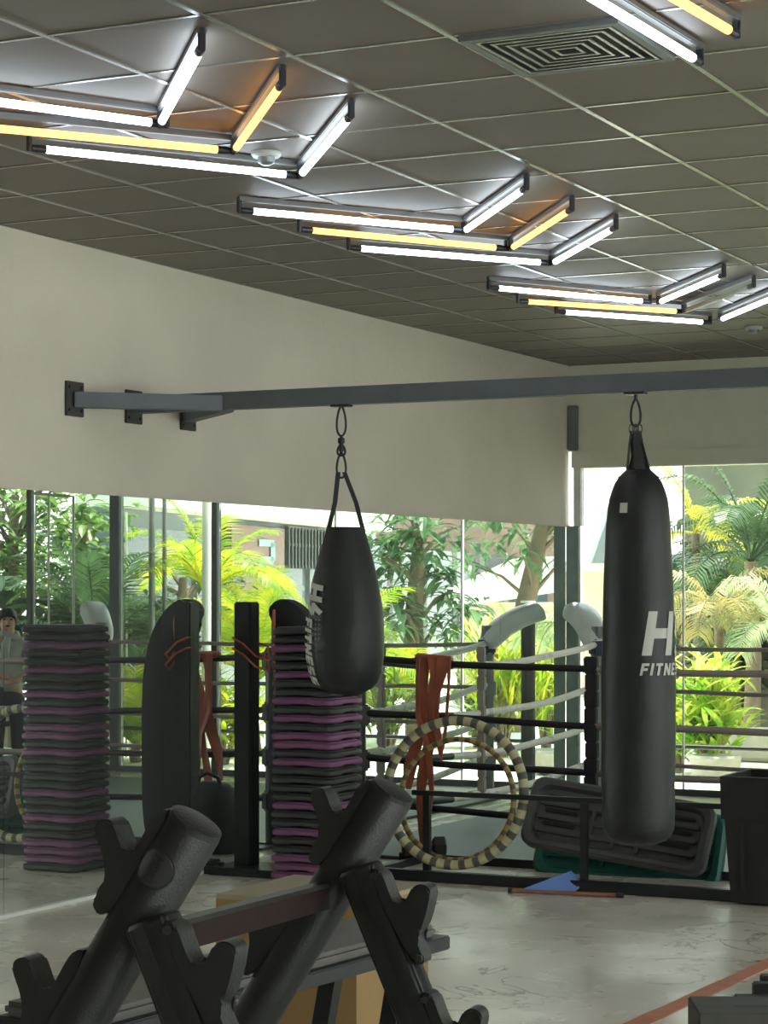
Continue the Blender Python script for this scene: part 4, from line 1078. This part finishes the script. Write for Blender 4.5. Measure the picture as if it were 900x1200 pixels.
def palm(label, base, crown, n, L, droop, m, seed, azs=None, els=(30, 75), nl=26, wl=.32, lw=.024, name='palm', hang=.5, trunk=.06, group=None):
    rr = random.Random(seed); base = Vector(base)
    t = thing(name, label, 'palm', base, group)
    bm = BM(); tube(bm, [base, base+Vector((.03, 0, crown*.5)), base+Vector((0, 0, crown))], [trunk, trunk*.85, trunk*.7], 10); obj('trunk', bm, 'bark', t, 60)
    bm = BM()
    for i in range(n):
        az = (azs[i % len(azs)]+rr.uniform(-.15, .15)) if azs else 2*math.pi*i/n+rr.uniform(-.3, .3)
        frond(bm, base+Vector((0, 0, crown)), az, R(rr.uniform(*els)), L*rr.uniform(.85, 1.1), droop*rr.uniform(.8, 1.2), nl, wl, lw, rr, hang)
    obj('fronds', bm, m, t)
    return t
def blade(bm, p, d, L, w, curl=.3, fold=.15):
    d = d.normalized(); s = d.cross(Vector((0, 0, 1))); s = s.normalized() if s.length > .05 else Vector((1, 0, 0)); pr = None
    q = p.copy()
    for i, wf in enumerate((.25, .85, 1, .7, .04)):
        up = s.cross(d)
        c3 = [bm.verts.new(q+s*w*wf/2+up*fold*w*wf), bm.verts.new(q), bm.verts.new(q-s*w*wf/2+up*fold*w*wf)]
        if pr: bm.faces.new((pr[0], pr[1], c3[1], c3[0])); bm.faces.new((pr[1], pr[2], c3[2], c3[1]))
        pr = c3; q = q+d*(L/4); d = (d+Vector((0, 0, -curl/3))).normalized()
def shrub(name, label, cat, base, Wd, Hd, n, L, w, m, seed, up=.7, stems=6, curl=.35, group=None, trunk_m='bark', lo=.15):
    rr = random.Random(seed); base = Vector(base); t = thing(name, label, cat, base, group)
    bm = BM(); heads = []
    for i in range(stems):
        a = 2*math.pi*i/stems+rr.uniform(-.4, .4); r_ = Wd/2*rr.uniform(.2, .9); hh = Hd*rr.uniform(.45, 1)
        h_ = base+Vector((math.cos(a)*r_, math.sin(a)*r_, hh)); heads.append((h_, base))
        tube(bm, [base+Vector((math.cos(a)*.03, math.sin(a)*.03, 0)), base.lerp(h_, .5)+Vector((0, 0, Hd*.1)), h_], [.02, .014, .008], 5)
    obj('stems', bm, trunk_m, t)
    bm = BM()
    for i in range(n):
        h_, b_ = rr.choice(heads); u = rr.uniform(lo, 1)**.6; p = b_.lerp(h_, u)+Vector((rr.gauss(0, Wd*.12), rr.gauss(0, Wd*.12), rr.gauss(0, Hd*.05)))
        p.z = max(p.z, base.z+.02)
        a = rr.uniform(0, 2*math.pi); d = Vector((math.cos(a), math.sin(a), rr.uniform(up-.5, up+.5)))
        blade(bm, p, d, L*rr.uniform(.7, 1.2), w*rr.uniform(.8, 1.2), curl)
    obj('leaves', bm, m, t); return t
def tree(name, label, base, H, spread, clusters, m, seed, L=.2, w=.05, per=12, droop=.6, trunk_r=.12, zmin=.4, lean=(0, 0), dirs=None):
    rr = random.Random(seed); base = Vector(base); t = thing(name, label, 'tree', base)
    bm = BM(); top = base+Vector((lean[0], lean[1], H)); tube(bm, [base, base.lerp(top, .5)+Vector((.08, 0, 0)), top], [trunk_r, trunk_r*.7, trunk_r*.35], 10)
    cl = []
    for i in range(clusters):
        a = rr.uniform(0, 2*math.pi); r_ = spread*rr.uniform(.15, 1)**.7; z = H*rr.uniform(zmin, 1.1)
        c_ = base+Vector((lean[0]*z/H+math.cos(a)*r_, lean[1]*z/H+math.sin(a)*r_, z)); cl.append(c_)
        if i % 3 == 0:
            q = base.lerp(top, min(1, max(.2, z/H-.15))); tube(bm, [q, q.lerp(c_, .5)+Vector((0, 0, .08)), c_], [.03, .018, .007], 5)
    obj('trunk', bm, 'bark', t, 60)
    bm = BM()
    for c_ in cl:
        for k in range(per):
            a = 2*math.pi*k/per*2.4+rr.uniform(-.3, .3); d = Vector((math.cos(a), math.sin(a), rr.uniform(-.5, .6)))
            blade(bm, c_+Vector((rr.gauss(0, .05), rr.gauss(0, .05), rr.gauss(0, .06))), d, L*rr.uniform(.7, 1.25), w*rr.uniform(.8, 1.2), droop)
    obj('leaves', bm, m, t); return t
def gm(px, z):            # ground point outside under a mirror pixel
    v = mv(px, 690, z); v.z = -.01; return v
def gr(px, z):
    v = P(px, 690, z); v.z = -.01; return v
# ---- plants in the mirror (their real places are beyond the back window)
palm('tall yellow-green areca palm reflected left of the black steel post, arching left', gm(243, 21.0), 1.55, 10, 1.15, 1.6, 'leaf_bright', 11, els=(40, 80), nl=34, wl=.34, lw=.021, trunk=.035)
palm('dense yellow-green areca palm reflected behind the black steel post', gm(300, 21.6), .72, 16, 1.12, 1.3, 'leaf_bright', 12, els=(35, 82), nl=34, wl=.36, lw=.021)
palm('yellow-green areca palm reflected behind the teardrop bag', gm(385, 22.3), .72, 16, 1.3, 1.5, 'leaf_bright', 13, els=(35, 80), nl=34, wl=.38, lw=.021)
palm('small yellow-green palm reflected just right of the teardrop bag', gm(452, 22.6), .35, 11, 1.1, 1.5, 'leaf_bright', 14, els=(30, 75), nl=30, wl=.32, lw=.021)
palm('low yellow-green palm reflected at the left between the ropes', gm(160, 20.6), .15, 14, .95, 1.3, 'leaf_bright', 15, els=(30, 80), nl=28, wl=.3, lw=.021)
palm('dark fan-like palm reflected at the left above the step risers', gm(62, 21.0), .75, 16, .9, 1.0, 'leaf_green', 16, els=(15, 80), nl=26, wl=.34, lw=.021)
palm('green palm reflected beside the grey corner pad', gm(112, 20.6), 1.0, 14, 1.2, 1.3, 'leaf_dark', 17, els=(20, 80), nl=26, wl=.36, lw=.03)
palm('dim palm reflected behind the curved shield', gm(165, 22.3), .9, 12, .9, 1.3, 'leaf_dark', 18, els=(20, 80), nl=26, wl=.3, lw=.026)
tree('leafy_tree', 'light green tree filling the top left corner of the mirrors', gm(18, 22.6), 2.6, .9, 120, 'leaf_green', 21, L=.28, w=.08, per=10, droop=.5, zmin=.3)
tree('leafy_tree', 'green tree reflected at the left behind the white frame', gm(98, 21.4), 2.3, .5, 60, 'leaf_green', 22, L=.22, w=.07, per=10, zmin=.35)
tree('leafy_tree', 'small shaded tree reflected behind the white pole', gm(215, 23.0), 1.75, .8, 45, 'leaf_dark', 23, L=.2, w=.05, per=10, zmin=.5)
tree('mango_tree', 'broad-leaved mango tree reflected at the centre right', gm(492, 24), 2.35, .7, 44, 'leaf_mango', 24, L=.34, w=.075, per=11, droop=.9, zmin=.45, trunk_r=.16)
tree('mango_tree', 'mango branches with long leaves reflected above the white canopy', gm(600, 25), 2.9, 1.0, 34, 'leaf_mango', 25, L=.36, w=.08, per=11, droop=1.0, zmin=.62, trunk_r=.17, lean=(-.5, 0))
shrub('bright_shrub', 'bright green shrub reflected between the ropes left of the steel post', 'shrub', gm(262, 20.3), .9, 1.0, 340, .24, .05, 'leaf_bright', 31, stems=9)
shrub('bright_shrub', 'bright green low shrub reflected below the teardrop bag', 'shrub', gm(455, 21.8), .7, .7, 160, .24, .05, 'leaf_green', 32, stems=8)
shrub('reedy_shrub', 'bright reed-like shrub reflected beside the dark post', 'shrub', gm(590, 21.2), .9, 1.15, 330, .42, .035, 'leaf_bright', 33, up=1.3, stems=10, curl=.25)
shrub('reedy_shrub', 'bright grassy shrub reflected at the corner edge of the mirrors', 'shrub', gm(640, 22.0), .7, 1.15, 260, .42, .035, 'leaf_bright', 34, up=1.3, stems=9, curl=.25)
shrub('flowering_shrub', 'pale speckled shrub reflected under the white pad', 'shrub', gm(560, 22.5), .7, .9, 240, .2, .05, 'leaf_pale', 35, stems=9)
shrub('broad_leaf_plant', 'dark broad-leaved plant reflected at the left edge above the person', 'plant', gm(-2, 20.6), .42, 1.75, 34, .5, .24, 'leaf_dark', 36, up=.3, stems=6, curl=.7, lo=.8)
# ---- plants straight through the window
palm('drooping dry-tipped palm seen through the right window', gr(842, 20.0), 1.35, 9, .95, 2.4, 'leaf_dry', 41, els=(30, 75), nl=28, wl=.34, lw=.019, hang=1.0)
palm('pale sunlit palm frond arching in at the right edge of the window', gr(912, 19.5), 1.22, 8, .9, 2.1, 'leaf_pale', 42, els=(30, 75), nl=28, wl=.34, lw=.020, hang=1.1)
palm('tall green palm with yellow fronds behind the right window', gr(880, 21.8), 1.9, 15, 1.4, 1.8, 'leaf_dark', 43, els=(20, 80), nl=32, wl=.38, lw=.020, hang=.7, trunk=.09)
palm('yellowing palm high behind the right window', gr(815, 22.6), 2.2, 5, 1.1, 2.0, 'leaf_yellow', 44, els=(10, 80), nl=26, wl=.32, lw=.02, hang=.8)
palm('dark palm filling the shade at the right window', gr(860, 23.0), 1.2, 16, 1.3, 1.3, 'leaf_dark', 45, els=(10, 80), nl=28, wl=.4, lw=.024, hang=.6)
shrub('croton_plant', 'bright yellow-green strap-leaved plant seen through the ropes at the right', 'plant', gr(828, 19.0), .75, .98, 420, .34, .05, 'croton', 46, up=.9, stems=12, curl=.55)
shrub('croton_plant', 'bright green fern-like plant low behind the ropes beside the heavy bag', 'plant', gr(795, 19.4), .5, .7, 160, .28, .045, 'croton', 47, up=.8, stems=8, curl=.6)
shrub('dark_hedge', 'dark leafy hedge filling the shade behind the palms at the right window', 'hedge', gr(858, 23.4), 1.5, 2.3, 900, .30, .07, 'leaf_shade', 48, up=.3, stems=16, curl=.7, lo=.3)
t = thing('stone_planter', 'low stone planter under the strap-leaved plant', 'planter', gr(838, 18.6))
c_ = gr(838, 18.6); bm = BM(); lathe(bm, [(.12, 0), (.20, .03), (.22, .2), (.2, .22), (.17, .2)], c_, 20); obj('bowl', bm, 'stone', t, 40)
c_ = gr(895, 20.5)
bm = BM(); box(bm, (c_.x-.5, c_.y, 0), (c_.x+.8, c_.y+.4, .30), bev=.03); tag(obj('pale_bench', bm, 'stone'), 'pale stone bench seen through the lower ropes at the right edge', 'bench')
# ---- white poles and frame outside, reflected
def pole(px, pyt, z, r, m, lab, pyb=None):
    a = mv(px, pyt, z); b = Vector((a.x, a.y, -.01)); bm = BM(); tube(bm, [b, a], r, 8); tag(obj('garden_pole', bm, m, None, 60), lab, 'pole', 'pale poles outside reflected at the left')
pole(148, 600, 21.2, .012, 'whitepaint', 'thin white pole reflected just right of the thick window mullion')
pole(178, 575, 20.3, .03, 'alugrey', 'thick grey pole reflected above the curved shield, left one of a pair')
pole(193, 575, 20.3, .02, 'alugrey', 'grey pole reflected above the curved shield, right one of a pair')
pole(242, 570, 19.9, .042, 'padwhite', 'pale round column reflected right beside the dark mullion')
p1, p2, p3 = mv(38, 578, 19.6), mv(86, 582, 19.6), mv(57, 580, 19.6)
t = thing('white_goal_frame', 'thin white tubular frame with rounded corner reflected at the left', 'frame', (p2.x, p2.y, 0))
bm = BM(); tube(bm, [p1, p2+(p1-p2)*.12, p2, p2+Vector((0, 0, -.1)), Vector((p2.x, p2.y, 0))], .013, 8); obj('outer_tube', bm, 'whitepaint', t, 60)
bm = BM(); tube(bm, [p3, Vector((p3.x, p3.y, 0))], .010, 8); obj('inner_tube', bm, 'whitepaint', t, 60)

# ================================================================ PERSON (reflected at the left edge)
pp = mv(9, 712, 17.67); px_, py_ = pp.x, pp.y; Hh = pp.z
t = thing('person', 'person in a pale scarf and shirt standing beyond the ring, reflected at the left edge', 'person', (px_, py_, 0))
K = Hh/1.70; fwd = (mir(CAM)-pp); fwd.z = 0; fwd.normalize(); sd = Vector((-fwd.y, fwd.x, 0))
def skin(name, verts, edges, rad, m, parent):
    me = bpy.data.meshes.new(name); base = Vector((px_, py_, 0))
    me.from_pydata([(sd*(v[0]*K)+fwd*(v[1]*K)+Vector((0, 0, v[2]*K))) for v in verts], edges, []); o = bpy.data.objects.new(name, me); C.objects.link(o); o.parent = parent
    me.materials.append(M[m]); md = o.modifiers.new('skin', 'SKIN'); 
    for i, r_ in enumerate(rad):
        sv = me.skin_vertices[0].data[i]; rx = r_ if isinstance(r_, tuple) else (r_, r_); sv.radius = (rx[0]*K, rx[1]*K)
    me.skin_vertices[0].data[0].use_root = True; md.use_smooth_shade = True
    s2 = o.modifiers.new('sub', 'SUBSURF'); s2.levels = 2; s2.render_levels = 2; return o
V = [(0, 0, .90), (0, 0, 1.05), (0, .01, 1.2), (0, 0, 1.36), (0, 0, 1.45), (0, .02, 1.53), (0, .02, 1.62),
     (.17, 0, 1.37), (.22, .0, 1.12), (.10, .2, 1.06), (.02, .26, 1.08), (-.17, 0, 1.37), (-.22, .02, 1.12), (-.08, .2, 1.02), (.0, .26, 1.02),
     (.09, 0, .86), (.10, .02, .48), (.11, 0, .08), (.11, .12, .03), (-.09, 0, .86), (-.10, .02, .48), (-.11, 0, .08), (-.11, .12, .03)]
E = [(0, 1), (1, 2), (2, 3), (3, 4), (4, 5), (5, 6), (3, 7), (7, 8), (8, 9), (9, 10), (3, 11), (11, 12), (12, 13), (13, 14), (0, 15), (15, 16), (16, 17), (17, 18), (0, 19), (19, 20), (20, 21), (21, 22)]
Rr = [.13, .115, .125, .12, .05, .075, .082, .055, .042, .034, .022, .055, .042, .034, .022, .085, .06, .045, .04, .085, .06, .045, .04]
body = skin('body', V, E, Rr, 'skin', t)
def part_world(name, bm, m, parent, sm=50):
    return obj(name, bm, m, parent, sm)
def BP(x, y, z): return Vector((px_, py_, 0))+sd*(x*K)+fwd*(y*K)+Vector((0, 0, z*K))
bm = BM()
bmesh.ops.create_uvsphere(bm, u_segments=20, v_segments=14, radius=1)
for v in bm.verts: v.co = BP(v.co.x*.088, v.co.y*.098-.01, 1.60+v.co.z*.10)
geom = [v for v in bm.verts if (v.co-BP(0, .09, 1.57)).length < .075*K]; bmesh.ops.delete(bm, geom=geom, context='VERTS')
part_world('hair', bm, 'hair', t)
def ell(bm, c, r, seg=10):
    b2 = bmesh.new(); bmesh.ops.create_uvsphere(b2, u_segments=seg, v_segments=seg, radius=1)
    mp = {}
    for v in b2.verts: mp[v] = bm.verts.new(BP(c[0]+v.co.x*r[0], c[1]+v.co.y*r[1], c[2]+v.co.z*r[2]))
    for f_ in b2.faces: bm.faces.new([mp[v] for v in f_.verts])
    b2.free()
for s in (-1, 1):
    bm = BM(); ell(bm, (s*.032, .098, 1.59), (.013, .008, .008)); part_world('eye', bm, 'hair', t)
    bm = BM(); ell(bm, (s*.085, .01, 1.58), (.012, .02, .03)); part_world('ear', bm, 'skin', t)
bm = BM(); ell(bm, (0, .108, 1.565), (.012, .016, .022)); part_world('nose', bm, 'skin', t)
bm = BM(); ell(bm, (0, .096, 1.53), (.024, .008, .007)); part_world('mouth', bm, 'rail', t)
Vs = [(0, 0, .86), (0, 0, 1.05), (0, .01, 1.2), (0, 0, 1.37), (.18, 0, 1.37), (.225, 0, 1.14), (.16, .12, 1.08), (-.18, 0, 1.37), (-.225, .02, 1.14), (-.16, .12, 1.06)]
skin('shirt', Vs, [(0, 1), (1, 2), (2, 3), (3, 4), (4, 5), (5, 6), (3, 7), (7, 8), (8, 9)], [.155, .135, .145, .135, .072, .058, .05, .072, .058, .05], 'shirt', t)
bm = BM(); tube(bm, [BP(math.cos(a)*.085, math.sin(a)*.08+.02, 1.44+.02*math.sin(a*2)) for a in [2*math.pi*k/16 for k in range(16)]], .032*K, 8, closed=True); tube(bm, [BP(.0, .12, 1.42), BP(.03, .16, 1.3), BP(.02, .16, 1.18)], [.03, .04, .03], 8); part_world('scarf', bm, 'shirt', t)
skin('trousers', [(0, 0, .95), (0, 0, .88), (.09, 0, .82), (.10, .02, .48), (.11, 0, .12), (-.09, 0, .82), (-.10, .02, .48), (-.11, 0, .12)], [(0, 1), (1, 2), (2, 3), (3, 4), (1, 5), (5, 6), (6, 7)], [.14, .14, .10, .075, .06, .10, .075, .06], 'trouser', t)
for s in (-1, 1):
    for hk in range(5):
        bm = BM(); b0 = (.02 if s > 0 else .0)+hk*.012*s-.02*s
        tube(bm, [BP(b0, .25, 1.07-(.05 if s < 0 else 0)), BP(b0, .285, 1.065-(.05 if s < 0 else 0)), BP(b0, .30, 1.045-(.05 if s < 0 else 0))], [.009*K, .008*K, .006*K], 6); part_world('finger', bm, 'skin', t)
